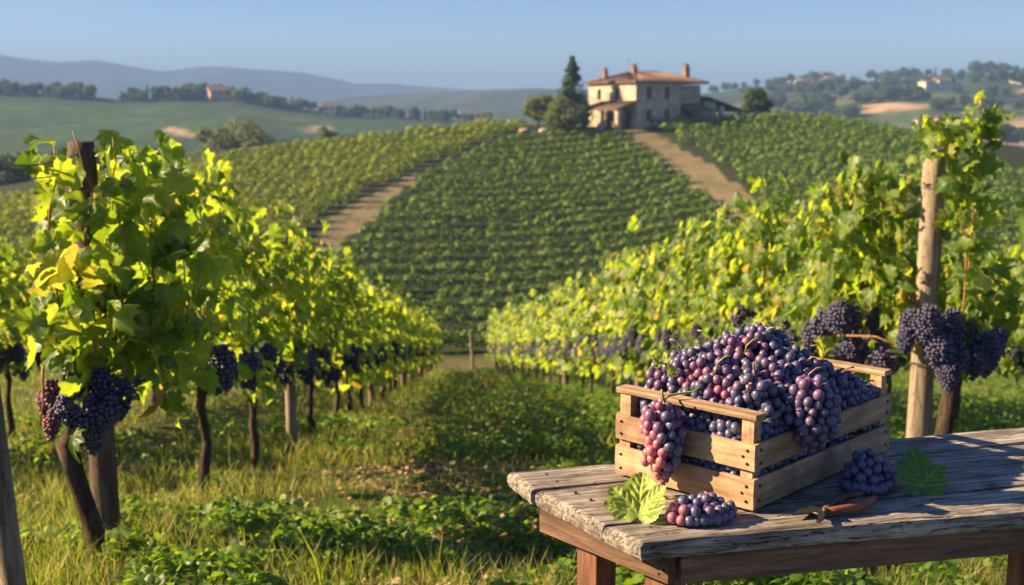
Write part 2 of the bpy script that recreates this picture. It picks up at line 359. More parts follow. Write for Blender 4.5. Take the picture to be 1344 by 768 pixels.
co = coords(t); n1 = noise(t, co, .35, 6, .6); n2 = noise(t, co, 4.0, 6, .7); n3 = noise(t, co, 40, 4, .7)
grassc = ramp(t, n2, [(.3, (.05, .065, .018)), (.5, (.085, .11, .028)), (.7, (.15, .14, .05))])
dirtc = ramp(t, n2, [(.30, (.08, .10, .035)), (.43, (.15, .125, .065)), (.56, (.25, .19, .11)), (.68, (.13, .13, .05))])
nearc = ramp(t, n2, [(.35, (.10, .065, .03)), (.5, (.075, .08, .025)), (.62, (.05, .085, .02))])
hillc = ramp(t, n2, [(.3, (.02, .032, .010)), (.5, (.034, .042, .014)), (.7, (.028, .045, .012))])
ad = t.nodes.new('ShaderNodeMath'); ad.operation = 'MULTIPLY_ADD'; ad.inputs[1].default_value = 1.0; t.links.new(n1, ad.inputs[0]); t.links.new(sep.outputs[0], ad.inputs[2])
nn = t.nodes.new('ShaderNodeMath'); nn.operation = 'MULTIPLY_ADD'; nn.inputs[1].default_value = .8; t.links.new(n2, nn.inputs[0]); t.links.new(ad.outputs[0], nn.inputs[2])
hf = t.nodes.new('ShaderNodeMath'); hf.operation = 'MULTIPLY'; hf.inputs[1].default_value = .5; t.links.new(nn.outputs[0], hf.inputs[0])
fa = ramp(t, hf.outputs[0], [(.72, (0, 0, 0)), (1.0, (1, 1, 1))])
base = mix(t, sep.outputs[1], nearc, hillc); base = mix(t, sep.outputs[2], base, grassc)
t.links.new(mix(t, fa, base, dirtc), b.inputs['Base Color']); b.inputs['Roughness'].default_value = .95; b.inputs['Specular IOR Level'].default_value = .1
hs = t.nodes.new('ShaderNodeMath'); hs.operation = 'ADD'; t.links.new(n2, hs.inputs[0]); t.links.new(n3, hs.inputs[1]); bump(t, b, hs.outputs[0], .7, .03)
M['ground'] = m
zone = np.stack([dirt, hillm, sstep(185, 260, YY)], -1).reshape(-1, 3)
g = npobj('ground', np.stack([XX, YY, ZZ], -1).reshape(-1, 3), Fq, M['ground'], None, True, {'zone': zone}); g['kind'] = 'structure'

# ------------------------------------------------------------------ far hills
def hillmat(name, stops, patch=None, sc=.004, wood_=None):
    m, t, b, o = mat(name); co = coords(t, (1, .45, 1)); n1 = noise(t, co, sc, 5, .55, .4); n2 = noise(t, co, sc*14, 5, .7)
    col = ramp(t, n1, stops)
    dk = ramp(t, n2, [(.42, (.72, .76, .72)), (.6, (1.12, 1.1, 1.05))]); col = mix(t, 1.0, col, dk, 'MULTIPLY')
    at = t.nodes.new('ShaderNodeAttribute'); at.attribute_name = 'zone'; sp = t.nodes.new('ShaderNodeSeparateColor'); t.links.new(at.outputs['Color'], sp.inputs[0])
    if patch: col = mix(t, sp.outputs[0], col, patch)
    if wood_: col = mix(t, sp.outputs[1], col, wood_)
    t.links.new(col, b.inputs['Base Color']); b.inputs['Roughness'].default_value = .95; b.inputs['Specular IOR Level'].default_value = .1
    return m
def interp(prof, px): return np.interp(px, [p[0] for p in prof], [p[1] for p in prof])
HF = {}
def hill(name, label_px, yc, y0, yb, prof, base0, m, nz, zonef=None, npx=150, nd=46, seed=1, shape=1.0):
    """a ridge: crest profile at distance yc, front foot at y0, back foot at yb"""
    pxs = np.linspace(label_px[0], label_px[1], npx)
    dsf = np.linspace(y0, yc, nd); dsb = np.linspace(yc, yb, 10)[1:]; ds = np.concatenate([dsf, dsb])
    PX, DD = np.meshgrid(pxs, ds); pyc = interp(prof, PX)
    u = (PX-672)/F/math.cos(TH); Xw = u*DD
    zc = EYE+(150-pyc)/F*yc*1.0
    tt = np.where(DD <= yc, (DD-y0)/(yc-y0), 1-(DD-yc)/(yb-yc)); tt = np.clip(tt, 0, 1)
    zb = EYE+base0
    Z = zb+(zc-zb)*(tt**shape)*np.where(DD > yc, tt, 1)
    env = np.sin(np.pi*np.clip(tt, 0, 1))
    Z = Z+env*vnoise(Xw, DD, 1/(yc*.16), seed)*nz+env*vnoise(Xw, DD, 1/(yc*.05), seed+3)*nz*.35
    V = np.stack([Xw, DD, Z], -1).reshape(-1, 3); n = npx; k = len(ds); I = np.arange(n*k).reshape(k, n)
    Fq = np.stack([I[:-1, :-1], I[:-1, 1:], I[1:, 1:], I[1:, :-1]], -1).reshape(-1, 4)
    pyi = 150-(Z-EYE)/DD*F
    zn = np.zeros((k*n, 3)) if zonef is None else zonef(PX, pyi, DD, yc).reshape(-1, 3)
    o = npobj(name, V, Fq, m, None, True, {'zone': zn}); o['kind'] = 'structure'
    HF[name] = (pxs, ds, Z)
    return o
def hz(name, px, y):                                # height of a far hill
    pxs, ds, Z = HF[name]; i = np.searchsorted(ds, y); i = min(max(i, 1), len(ds)-1); f = (y-ds[i-1])/(ds[i]-ds[i-1])
    return float(np.interp(px, pxs, Z[i-1])*(1-f)+np.interp(px, pxs, Z[i])*f)
mt = [(-900, 75), (-300, 60), (0, 71), (48, 79), (95, 84), (143, 81), (181, 88), (224, 96), (248, 93), (286, 88), (333, 92), (405, 97), (457, 107), (481, 113), (505, 109), (548, 114), (640, 120), (760, 124), (900, 126), (1100, 122), (1500, 100), (2000, 90), (2400, 110)]
hill('mountains', (-900, 2400), 3000, 2000, 4200, mt, -30, hillmat('mountain', [(.35, (.025, .04, .028)), (.65, (.045, .06, .038))], None, .0015), 45, seed=3, shape=.9)
md = [(-400, 160), (200, 150), (400, 140), (470, 128), (560, 123), (640, 119), (700, 117), (760, 119), (850, 124), (1000, 126), (1300, 130), (1800, 140)]
hill('distant_hills', (-400, 1800), 1500, 900, 2000, md, -30, hillmat('distant_hill', [(.35, (.022, .04, .022)), (.5, (.045, .06, .03)), (.62, (.09, .085, .05))], None, .006), 16, seed=5)
def zl(PX, py, DD, yc):
    z = np.zeros(PX.shape+(3,))
    z[..., 1] = sstep(.80, .9, (DD-300)/(yc-300))*(PX < 700)
    z[..., 1] = np.maximum(z[..., 1], ((DD < 360) & (PX < 420)).astype(float)*.8)
    wv_ = 2.0*np.sin(PX/47)
    for c0, sl_, x0_, x1_, wd_ in ((186, .03, -200, 190, 3), (146, .07, 120, 330, 2.6), (160, .045, 300, 560, 1.8), (197, -.05, 120, 400, 1.6)):
        z[..., 1] = np.maximum(z[..., 1], np.exp(-((py-(c0+sl_*(PX-x0_)*.6)+wv_)/wd_)**2)*1.0*sstep(x0_, x0_+40, PX)*(1-sstep(x1_-40, x1_, PX)))
    def el(cx, cy, rx, ry): return np.clip(1.3-(((PX-cx)/rx)**2+((py-cy)/ry)**2), 0, 1)
    z[..., 0] = np.maximum(el(245+(py-173)*2.2, 173, 14, 7), el(425-(py-168)*1.5, 168, 16, 7)*.7)
    return z
lf = [(-800, 90), (-300, 100), (0, 118), (130, 127), (170, 131), (250, 127), (330, 130), (380, 139), (450, 149), (520, 153), (600, 158), (680, 164), (900, 180), (1200, 200)]
hill('far_hillside', (-800, 1200), 640, 280, 900, lf, -24, hillmat('far_hillside', [(.38, (.028, .058, .02)), (.46, (.05, .09, .027)), (.52, (.035, .07, .022)), (.6, (.08, .105, .04))], (.42, .30, .17), .009, (.03, .055, .02)), 4, zl, seed=9, shape=1.25, nd=60)
def zr(PX, py, DD, yc):
    z = np.zeros(PX.shape+(3,))
    z[..., 1] = sstep(.42, .58, (DD-330)/(yc-330)+vnoise(PX, DD, .02, 4)*.35)*.9
    def el(cx, cy, rx, ry): return np.clip(1.3-(((PX-cx)/rx)**2+((py-cy)/ry)**2), 0, 1)
    z[..., 0] = np.max([el(1165, 139, 50, 5), el(1345, 176, 75, 20), el(1020, 122, 28, 3), el(1330, 122, 20, 4), el(1140, 146, 30, 2.5)], 0)
    return z
rt = [(600, 150), (800, 135), (950, 120), (1000, 114), (1060, 111), (1100, 110), (1190, 103), (1240, 99), (1275, 95), (1344, 104), (1500, 100), (1800, 120), (2100, 140)]
hill('wooded_hillside', (600, 2100), 1000, 300, 1400, rt, -24, hillmat('wooded_hillside', [(.35, (.045, .075, .025)), (.5, (.08, .11, .035)), (.65, (.17, .15, .07))], (.46, .30, .18), .007, (.03, .05, .02)), 9, zr, seed=12, nd=60)

# ------------------------------------------------------------------ haze
z0 = EYE-32-4; z1 = max(float(HF['mountains'][2].max()), EYE)+12
mb = MB().box(-5200, 5200, -60, 6000, z0, z1)
hm = bpy.data.materials.new('haze'); hm.use_nodes = True; t = hm.node_tree
t.nodes.remove(t.nodes['Principled BSDF']); pv = t.nodes.new('ShaderNodeVolumePrincipled'); pv.inputs['Density'].default_value = 4.6e-4
pv.inputs['Color'].default_value = (.22, .37, .70, 1); pv.inputs['Anisotropy'].default_value = .0
t.links.new(pv.outputs[0], t.nodes['Material Output'].inputs['Volume'])
hz_o = mb.build('haze', hm); hz_o['kind'] = 'stuff'

# ------------------------------------------------------------------ foliage tools
HALF = [(.13, -.17), (.36, -.17), (.46, .00), (.61, .12), (.50, .25), (.56, .47), (.34, .50), (.21, .68)]
OUT = [(0, 0)]+HALF+[(0, .88)]+[(-x, y) for x, y in HALF[::-1]]
def template(outline, curl=.35, seed=0):
    rr = random.Random(seed); cx, cy = 0, .22; pts = [(cx, cy)]+list(outline)
    V = []
    for i, (x, y) in enumerate(pts):
        z = -curl*abs(x)**1.5 - curl*.6*max(0, y-.3)**1.6*(1 if i else 1) + (rr.uniform(-.06, .06) if i else .03)
        V.append((x, y-.0, z))
    n = len(outline); Fq = [(0, 1+i, 1+(i+1) % n) for i in range(n)]
    return np.array(V), np.array(Fq)
def template2(curl, fold, seed):
    rr = random.Random(seed); po = []
    for i in range(len(OUT)):                       # toothed outline: each edge gets a small notch
        a, b_ = OUT[i], OUT[(i+1) % len(OUT)]; po.append(a); mx_, my_ = (a[0]+b_[0])/2, (a[1]+b_[1])/2; dx, dy = mx_-0, my_-.22; k_ = (1.07 if rr.random() < .6 else .95) if 0 < i < len(OUT)-1 else 1
        po.append((dx*k_, .22+dy*k_))
    n = len(po); V = [(0, .22, 0)]
    for f in (.55, 1):
        for x, y in po: V.append((x*f, .22+(y-.22)*f, 0))
    V = np.array(V); x, y = V[:, 0], V[:, 1]; rad = np.hypot(x, y-.22)
    V[:, 2] = fold*np.abs(x)-curl*rad**2*1.1+.07*np.sin(np.arctan2(y-.22, x)*5+seed)*rad-.35*curl*np.clip(y-.4, 0, 1)+np.array([rr.uniform(-.025, .025) for _ in V])
    Fq = [(0, 1+i, 1+(i+1) % n) for i in range(n)]
    for i in range(n): j = (i+1) % n; Fq += [(1+i, 1+n+i, 1+n+j), (1+i, 1+n+j, 1+j)]
    return V, np.array(Fq)
T_DET = [template2(c_, f_, s) for c_, f_, s in ((.45, .25, 1), (.8, .4, 2), (.2, .45, 3), (-.4, .2, 4), (1.0, .1, 5), (.6, .7, 6))]
HEX = [(0, -.1), (.4, -.12), (.55, .2), (.42, .55), (0, .85), (-.42, .55), (-.55, .2), (-.4, -.12)]
T_HEX = [template(HEX, c_, s) for c_, s in ((.35, 1), (.6, 2), (-.2, 3))]
T_QUAD = [(np.array([(0, -.1, 0), (.5, .3, -.12), (0, .9, .0), (-.5, .3, -.12)]), np.array([(0, 1, 2), (0, 2, 3)]))]
def unit(a): return a/(np.linalg.norm(a, axis=-1, keepdims=True)+1e-9)
def leaves(pos, nrm, tip, size, temps, rng):
    n = len(pos); nrm = unit(nrm); tip = unit(tip-nrm*np.sum(tip*nrm, 1, keepdims=True)); side = np.cross(tip, nrm)
    ch = rng.integers(0, len(temps), n); VV, FF, AA = [], [], []; base = 0; global LUV
    for k, (tv, tf) in enumerate(temps):
        s = np.nonzero(ch == k)[0]
        if not len(s): continue
        sz = size[s][:, None, None]
        v = pos[s][:, None]+sz*(side[s][:, None]*tv[None, :, 0:1]+tip[s][:, None]*tv[None, :, 1:2]+nrm[s][:, None]*tv[None, :, 2:3])
        f = tf[None]+(np.arange(len(s))*len(tv))[:, None, None]+base
        VV.append(v.reshape(-1, 3)); FF.append(f.reshape(-1, 3)); base += len(s)*len(tv); AA.append(np.tile(np.stack([tv[:, 0], tv[:, 1], tv[:, 0]*0], 1), (len(s), 1)))
    LUV = np.concatenate(AA)
    return np.concatenate(VV), np.concatenate(FF)
def ico(sub):
    import bmesh
    bm = bmesh.new(); bmesh.ops.create_icosphere(bm, subdivisions=sub, radius=1)
    V = np.array([v.co[:] for v in bm.verts]); Fq = np.array([[v.index for v in f.verts] for f in bm.faces]); bm.free(); return V, Fq
ICO1, ICO2, ICO3 = ico(2), ico(3), ico(4)
def spheres(pos, rad, ic):
    v = pos[:, None]+ic[0][None]*rad[:, None, None]; f = ic[1][None]+(np.arange(len(pos))*len(ic[0]))[:, None, None]
    return v.reshape(-1, 3), f.reshape(-1, 3)

# ------------------------------------------------------------------ farmhouse on the crest
HX, HY = 16.9, 157.0; HZ = H(HX, HY)-.1
HR = math.radians(35)
hc = P(834, 166, 157); HZ = hc.z-.15
# local frame: origin at the near corner; +x along the shaded long front (to the right, away), +y along the sunlit side (to the left, away)
house = empty('farmhouse', hc, HR)
house.location.z = HZ
tag(house, 'two storey stone farmhouse with terracotta hip roof on the crest of the vineyard hill', 'house')
L_, W_, E_ = 8.3, 10.2, 6.0
wl = MB()
def wall_holes(mb, p0, p1, z0_, z1_, holes, th=.35, inward=(0, 1)):
    """wall face from p0 to p1 built of strips around the holes (a0,a1,z0,z1)"""
    p0 = Vector(p0); p1 = Vector(p1); Ln = (p1-p0).length; dr = (p1-p0)/Ln; inn = Vector(inward)
    def seg(a0, a1, za, zb):
        if a1-a0 < .01 or zb-za < .01: return
        q = [p0+dr*a0, p0+dr*a1]; r_ = [q[0]+inn*th, q[1]+inn*th]
        mb.add([(q[0].x, q[0].y, za), (q[1].x, q[1].y, za), (r_[1].x, r_[1].y, za), (r_[0].x, r_[0].y, za),
                (q[0].x, q[0].y, zb), (q[1].x, q[1].y, zb), (r_[1].x, r_[1].y, zb), (r_[0].x, r_[0].y, zb)],
               [(0, 3, 2, 1), (4, 5, 6, 7), (0, 1, 5, 4), (1, 2, 6, 5), (2, 3, 7, 6), (3, 0, 4, 7)])
    cuts = sorted({0, Ln, *[h[0] for h in holes], *[h[1] for h in holes]})
    for a0, a1 in zip(cuts[:-1], cuts[1:]):
        hs = sorted([h for h in holes if h[0] <= a0+1e-6 and h[1] >= a1-1e-6], key=lambda h: h[2]); z = z0_
        for h in hs: seg(a0, a1, z, h[2]); z = h[3]
        seg(a0, a1, z, z1_)
fh = [(1.9, 2.9, 3.9, 5.5), (5.2, 6.2, 3.9, 5.5), (1.9, 2.9, .9, 2.4), (5.2, 6.2, .9, 2.4)]
wall_holes(wl, (0, 0), (L_, 0), -1.2, E_, fh)
sh = [(3.6, 4.5, 3.75, 5.25), (7.4, 8.2, 3.75, 5.25), (.9, 2.2, 0, 2.2), (4.6, 6.2, 0, 2.2)]
wall_holes(wl, (0, W_), (0, .36), -1.2, E_, [(W_-.0-h[1], W_-h[0], h[2], h[3]) for h in sh], inward=(1, 0))
wl.box(.36, L_, W_-.35, W_, -1.2, E_); wl.box(L_-.35, L_, .36, W_-.36, -1.2, E_)
wo = wl.build('wall', M['stone_wall'], house)
def win(axis, a0, a1, za, zb, parent=house, base=0, shut=False):
    """a window with frame and pane in the front (axis x) or side (axis y) wall"""
    fr = MB(); e = .10; d0 = .14+base
    def bb(m_, u0, u1, z0_, z1_, dd0, dd1):
        if axis == 'x': m_.box(u0, u1, dd0, dd1, z0_, z1_)
        else: m_.box(dd0, dd1, u0, u1, z0_, z1_)
    bb(fr, a0, a0+e, za, zb, d0, d0+.08); bb(fr, a1-e, a1, za, zb, d0, d0+.08); bb(fr, a0+e, a1-e, zb-e, zb, d0, d0+.08); bb(fr, a0+e, a1-e, za, za+e, d0, d0+.08)
    bb(fr, (a0+a1)/2-.03, (a0+a1)/2+.03, za+e, zb-e, d0, d0+.08)
    w_ = fr.build('window', M['shutter'], parent)
    p_ = MB(); bb(p_, a0+.02, a1-.02, za+.02, zb-.02, d0+.09, d0+.11); p_.build('pane', M['dark_glass'], w_)
    s_ = MB(); bb(s_, a0-.1, a1+.1, za-.12, za, base-.08, base+.12); s_.build('sill', M['frame_stone'], w_)
    if shut:
        for k in (0, 1):
            q = MB(); bb(q, *( (a0-.52, a0-.02) if k == 0 else (a1+.02, a1+.52)), za, zb, base-.06, base-.01); q.build('shutter', M['shutter'], w_)
for h in fh: win('x', *h)
for h in sh[:2]: win('y', *h)
for h in sh[2:]:
    q = MB(); q.box(.16, .24, h[0], h[1], 0, 2.2); q.build('door', M['shutter'], house)
# setback wing on the right
SB = 1.1
wg = MB(); wg.box(L_+.002, L_+4.8, SB, W_-.6, -1.2, E_-.15); wg.build('side_wing', M['stone_wall'], house)
# hip roof with overhang over both
def hip(mb, x0, x1, y0, y1, ze, zr, inset, th=.16):
    ym = (y0+y1)/2; A = [(x0, y0), (x1, y0), (x1, y1), (x0, y1)]; r0 = (x0+inset, ym); r1 = (x1-inset, ym)
    vs = [(*p, ze) for p in A]+[(*r0, zr), (*r1, zr)]+[(*p, ze-th) for p in A]
    fs = [(0, 1, 5, 4), (1, 2, 5), (2, 3, 4, 5), (3, 0, 4), (0, 6, 7, 1), (1, 7, 8, 2), (2, 8, 9, 3), (3, 9, 6, 0), (6, 9, 8, 7)]
    mb.add(vs, fs)
rf = MB(); hip(rf, -.5, L_+4.9, -.5, W_+.5, E_+.17, E_+1.65, 4.4)
roof = rf.build('roof', M['roof_tile'], house)
# rounded tile courses as ridges running up each slope
tl = MB(); x0, x1, y0, y1, ze, zr_, ins = -.5, L_+4.9, -.5, W_+.5, E_+.17, E_+1.65, 4.4; ym = (y0+y1)/2
n_ = int((x1-x0)/.32)
for i in range(n_):
    x = x0+.16+(x1-x0-.32)*i/(n_-1); top = min(1, (x-x0)/ins, (x1-x)/ins)
    for s in (1, -1):
        ya = y0 if s == 1 else y1; yb = ya+(ym-ya)*top
        tl.tube([(x, ya, ze+.03), (x, yb, ze+(zr_-ze)*top+.03)], .085, 5)
n_ = int((y1-y0)/.32)
for i in range(n_):
    y = y0+.16+(y1-y0-.32)*i/(n_-1); top = 1-abs(y-ym)/(ym-y0)
    for s in (1, -1):
        xa = x0 if s == 1 else x1; xb = xa+s*ins*top
        tl.tube([(xa, y, ze+.03), (xb, y, ze+(zr_-ze)*top+.03)], .085, 5)
tl.tube([(x0+ins, ym, zr_+.05), (x1-ins, ym, zr_+.05)], .13, 6)
for cx_, cy_, ex in ((x0, y0, x0+ins), (x0, y1, x0+ins), (x1, y0, x1-ins), (x1, y1, x1-ins)): tl.tube([(cx_, cy_, ze+.05), (ex, ym, zr_+.05)], .13, 6)
tl.build('tile_courses', M['roof_tile'], roof, True)
for (cx_, cy_, zb, zt, s_) in ((1.4, W_-1.9, 6.1, 7.6, .28), (3.5, ym-.6, 7.0, 8.05, .34), (L_+3.3, 2.6, 6.4, 8.2, .38)):
    q = MB(); q.box(cx_-s_, cx_+s_, cy_-s_, cy_+s_, zb, zt); q.box(cx_-s_-.1, cx_+s_+.1, cy_-s_-.1, cy_+s_+.1, zt+.003, zt+.14)
    q.box(cx_-s_*.7, cx_+s_*.7, cy_-s_*.7, cy_+s_*.7, zt+.143, zt+.45); ch = q.build('chimney', M['brick'], roof)
    q = MB(); q.add([(cx_-s_-.06, cy_-s_-.06, zt+.453), (cx_+s_+.06, cy_-s_-.06, zt+.453), (cx_+s_+.06, cy_+s_+.06, zt+.453), (cx_-s_-.06, cy_+s_+.06, zt+.453), (cx_, cy_, zt+.75)], [(0, 3, 2, 1), (0, 1, 4), (1, 2, 4), (2, 3, 4), (3, 0, 4)]); q.build('chimney_cap', M['roof_tile'], ch)
q = MB(); q.tube([(3.0, ym, 8.3), (3.0, ym, 9.6)], .018, 5)
for k in range(4): q.tube([(2.7, ym, 9.1+.13*k), (3.3, ym, 9.1+.13*k)], .012, 4)
q.build('antenna', M['wire'], roof)
# porch of tiled lean-to roofs along the sunlit side, on stone piers
pr = MB(); x_o = -3.9
pr.add([(-.02, -.6, 3.55), (-.02, 7.2, 3.55), (x_o, 7.2, 2.45), (x_o, -.6, 2.45), (-.02, -.6, 3.4), (-.02, 7.2, 3.4), (x_o, 7.2, 2.3), (x_o, -.6, 2.3)],
       [(0, 1, 2, 3), (7, 6, 5, 4), (0, 3, 7, 4), (1, 5, 6, 2), (2, 6, 7, 3), (0, 4, 5, 1)])
porch = pr.build('porch_roof', M['roof_tile'], house)
q = MB()
for i in range(25): y = -.45+7.5*i/24; q.tube([(-.05, y, 3.58), (x_o, y, 2.48)], .085, 5)
q.build('tile_courses', M['roof_tile'], porch, True)
for yy_ in (-.3, 3.3, 6.9):
    q = MB(); q.box(x_o+.2, x_o+.85, yy_-.32, yy_+.32, -1.6, 2.44); q.box(x_o+.12, x_o+.93, yy_-.4, yy_+.4, 2.0, 2.2); q.build('porch_pier', M['stone_wall'], house)
q = MB(); q.box(-2.4, -1.2, 1.2, 2.6, 0, .8); q.box(-2.5, -1.1, 1.1, 2.7, .803, .86)
q.build('porch_bench', M['shutter'], house)
# shaded lean-to in front of the wing
pr = MB()
pr.add([(L_+.1, SB-.02, 3.3), (L_+5.0, SB-.02, 3.3), (L_+5.0, -1.6, 2.4), (L_+.1, -1.6, 2.4), (L_+.1, SB-.02, 3.15), (L_+5.0, SB-.02, 3.15), (L_+5.0, -1.6, 2.25), (L_+.1, -1.6, 2.25)],
       [(0, 3, 2, 1), (4, 5, 6, 7), (3, 0, 4, 7), (2, 3, 7, 6), (1, 2, 6, 5), (0, 1, 5, 4)]); pr.build('wing_lean_to_roof', M['roof_tile'], house)
q = MB(); q.box(L_+3.2, L_+4.7, -1.2, .9, -1.4, 2.3); q.build('wing_store', M['stone_wall'], house)
q = MB(); q.box(L_+.3, L_+2.9, SB-.06, SB-.01, 0, 2.3); q.build('wing_doorway', M['dark_glass'], house)
# open barn lean-to to the far right
pr = MB(); xb0, xb1 = L_+4.9, L_+12.4
pr.add([(xb0, -.4, 4.3), (xb1, -.4, 2.35), (xb1, 6.5, 2.35), (xb0, 6.5, 4.3), (xb0, -.4, 4.1), (xb1, -.4, 2.15), (xb1, 6.5, 2.15), (xb0, 6.5, 4.1)],
       [(0, 1, 2, 3), (7, 6, 5, 4), (0, 4, 5, 1), (1, 5, 6, 2), (2, 6, 7, 3), (3, 7, 4, 0)]); pr.build('barn_roof', M['roof_tile'], house)
MB().box(xb0+.1, xb1-.4, 6.0, 6.3, -1.4, 2.1).build('barn_wall', M['stone_wall'], house); MB().box(xb0-.09, xb0+2.2, .2, .5, -1.4, 3.6).build('barn_wall', M['stone_wall'], house)
for xx_ in (xb0+3.2, xb1-.5):
    q = MB(); q.box(xx_-.3, xx_+.3, -.1, .45, -1.6, 2.2 if xx_ > xb0+4 else 2.95); q.build('barn_pillar', M['plaster_white'], house)

# small stones and a pale cover beside the bushes
for k, (px, py, s_, cl, lb) in enumerate(((688, 176, .55, (.36, .26, .21), 'pinkish boulder left of the pale one below the olive bushes'), (713, 176, .5, (.45, .43, .31), 'pale cream boulder below the olive bushes left of the farmhouse'), (749, 172, .35, (.36, .24, .18), 'small reddish boulder at the foot of the conifer'))):
    x, y = hit(px, py-2); V, Fq = ICO1; v = V*np.array([s_*1.4, s_, s_*.7]); v = v*(1+.18*vnoise(v[:, 0], v[:, 1], 1.3, k)[:, None])
    o = npobj('boulder', v, Fq, plain('boulder_rock', cl, .9, 0, .2, 3), None, True); o.location = (x, y-1.5, H(x, y-1.5)+.5); tag(o, lb, 'boulder')

# ------------------------------------------------------------------ trees
def limb_tube(mb, p, q, r0, r1, rr, n=6):
    p = Vector(p); q = Vector(q); pts = []
    for i in range(4):
        f = i/3; pts.append(p.lerp(q, f)+Vector((rr.uniform(-1, 1), rr.uniform(-1, 1), 0))*.06*(q-p).length*math.sin(f*math.pi))
    mb.tube(pts, [r0+(r1-r0)*i/3 for i in range(4)], n)
def tree_mesh(h, wd, kind, seed, dens=1.0, ls=.3):
    rr = random.Random(seed); rng = np.random.default_rng(seed); tk = MB(); pos = []; nr = []
    if kind == 'conifer':
        tk.tube([(0, 0, -.5), (0, 0, h*.4), (0, 0, h*.97)], [h*.02, h*.013, .02], 7); nb = int(34*dens)
        for i in range(nb):
            f = (i+.5)/nb; z = h*(.10+.88*f); ln = wd*.5*(1-f)**.8*rr.uniform(.75, 1.12)+.12
            for k in range(6):
                a = rr.uniform(0, 6.283); e = Vector((math.cos(a)*ln, math.sin(a)*ln, z-ln*.22))
                if k < 2 and f < .8: tk.tube([(0, 0, z), tuple(e*.9+Vector((0, 0, z))*.1)], [.03, .01], 4)
                m_ = int(26*dens*(.4+ln/(wd*.5))); u = rng.uniform(.12, 1, m_)**.7
                p = np.stack([e.x*u, e.y*u, z+(e.z-z)*u], 1)+rng.normal(0, .07+.05*ln, (m_, 3)); pos.append(p); q_ = p.copy(); q_[:, 2] = rng.uniform(.1, .8, m_); nr.append(q_)
    elif kind == 'cypress':
        tk.tube([(0, 0, -.5), (0, 0, h*.8)], [h*.02, .02], 6); m_ = int(500*dens); f = rng.uniform(0, 1, m_); r_ = wd*.5*np.sin(np.pi*np.clip(f*.85+.1, 0, 1))**.7*rng.uniform(.5, 1, m_); a = rng.uniform(0, 6.283, m_)
        p = np.stack([np.cos(a)*r_, np.sin(a)*r_, h*(.05+.95*f)], 1); pos.append(p); nr.append(p*np.array([1, 1, 0])+rng.normal(0, .3, (m_, 3)))
    else:
        nb = int((11 if kind == 'round' else 15)*(1 if dens < 1.2 else 1.4)); z0_ = h*(.30 if kind == 'round' else .16)
        tk.tube([(0, 0, -.6), (0, 0, z0_), (rr.uniform(-.1, .1)*wd, 0, h*.6)], [h*.035, h*.028, h*.012], 7)
        for i in range(nb):
            a = i*2.4+rr.uniform(-.4, .4); f = rr.uniform(0, 1); rad = wd*.5*math.sqrt(rr.uniform(.05, .62)); zz = z0_+(h-z0_)*(.18+.66*f); rad *= math.sqrt(max(.1, 1-((f-.42)/.72)**2))
            c_ = Vector((math.cos(a)*rad, math.sin(a)*rad, zz)); limb_tube(tk, (0, 0, min(zz, h*.55)*rr.uniform(.55, .9)), c_, h*.014, h*.004, rr, 5)
            cr = wd*rr.uniform(.17, .27); m_ = int(330*dens); q_ = unit(rng.normal(0, 1, (m_, 3))); rd = cr*rng.uniform(.35, 1.05, m_)**.5
            lump = 1+.25*np.sin(q_[:, 0]*5+i)*np.cos(q_[:, 1]*4+i*2); p = np.array(c_)+q_*(rd*lump)[:, None]*np.array([1, 1, .8]); pos.append(p); nr.append(q_+rng.normal(0, .45, q_.shape))
    pos = np.concatenate(pos); nr = np.concatenate(nr); n_ = len(pos)
    V, Fq = leaves(pos, nr, rng.normal(0, 1, (n_, 3))+np.array([0, 0, -.3]), ls*rng.uniform(.6, 1.3, n_), T_QUAD, rng)
    return tk, V, Fq
def tree(name, label, cat, x, y, h, wd, kind, lm, seed, dens=1, ls=.3, zoff=0, group=None):
    tk, V, Fq = tree_mesh(h, wd, kind, seed, dens, ls); e = empty(name, (x, y, H(x, y)+zoff)); tag(e, label, cat, group)
    tk.build('trunk', M['bark'], e, True); npobj('crown', V, Fq, M[lm], e); return e
x, y = hit(752, 172); tree('conifer', 'tall dark conifer left of the farmhouse', 'tree', x, y+3, 10.0, 7.2, 'conifer', 'conifer_leaf', 3, .95, .34)
tree('olive_bush', 'rounded olive green bush tree, left of the pair beside the conifer', 'tree', P(707, 0, 157).x, 157, 4.9, 4.3, 'bush', 'olive_leaf', 5, 1.0, .3)
tree('olive_bush', 'wider olive green bush tree in front of the conifer foot', 'tree', P(741, 0, 154).x, 154, 5.0, 5.6, 'bush', 'olive_leaf', 6, 1.1, .3)
tree('dark_bush', 'round dark green bush tree right of the barn roof', 'tree', P(997, 0, 168).x, 168, 3.9, 4.2, 'bush', 'tree_leaf', 8, 1.0, .3)
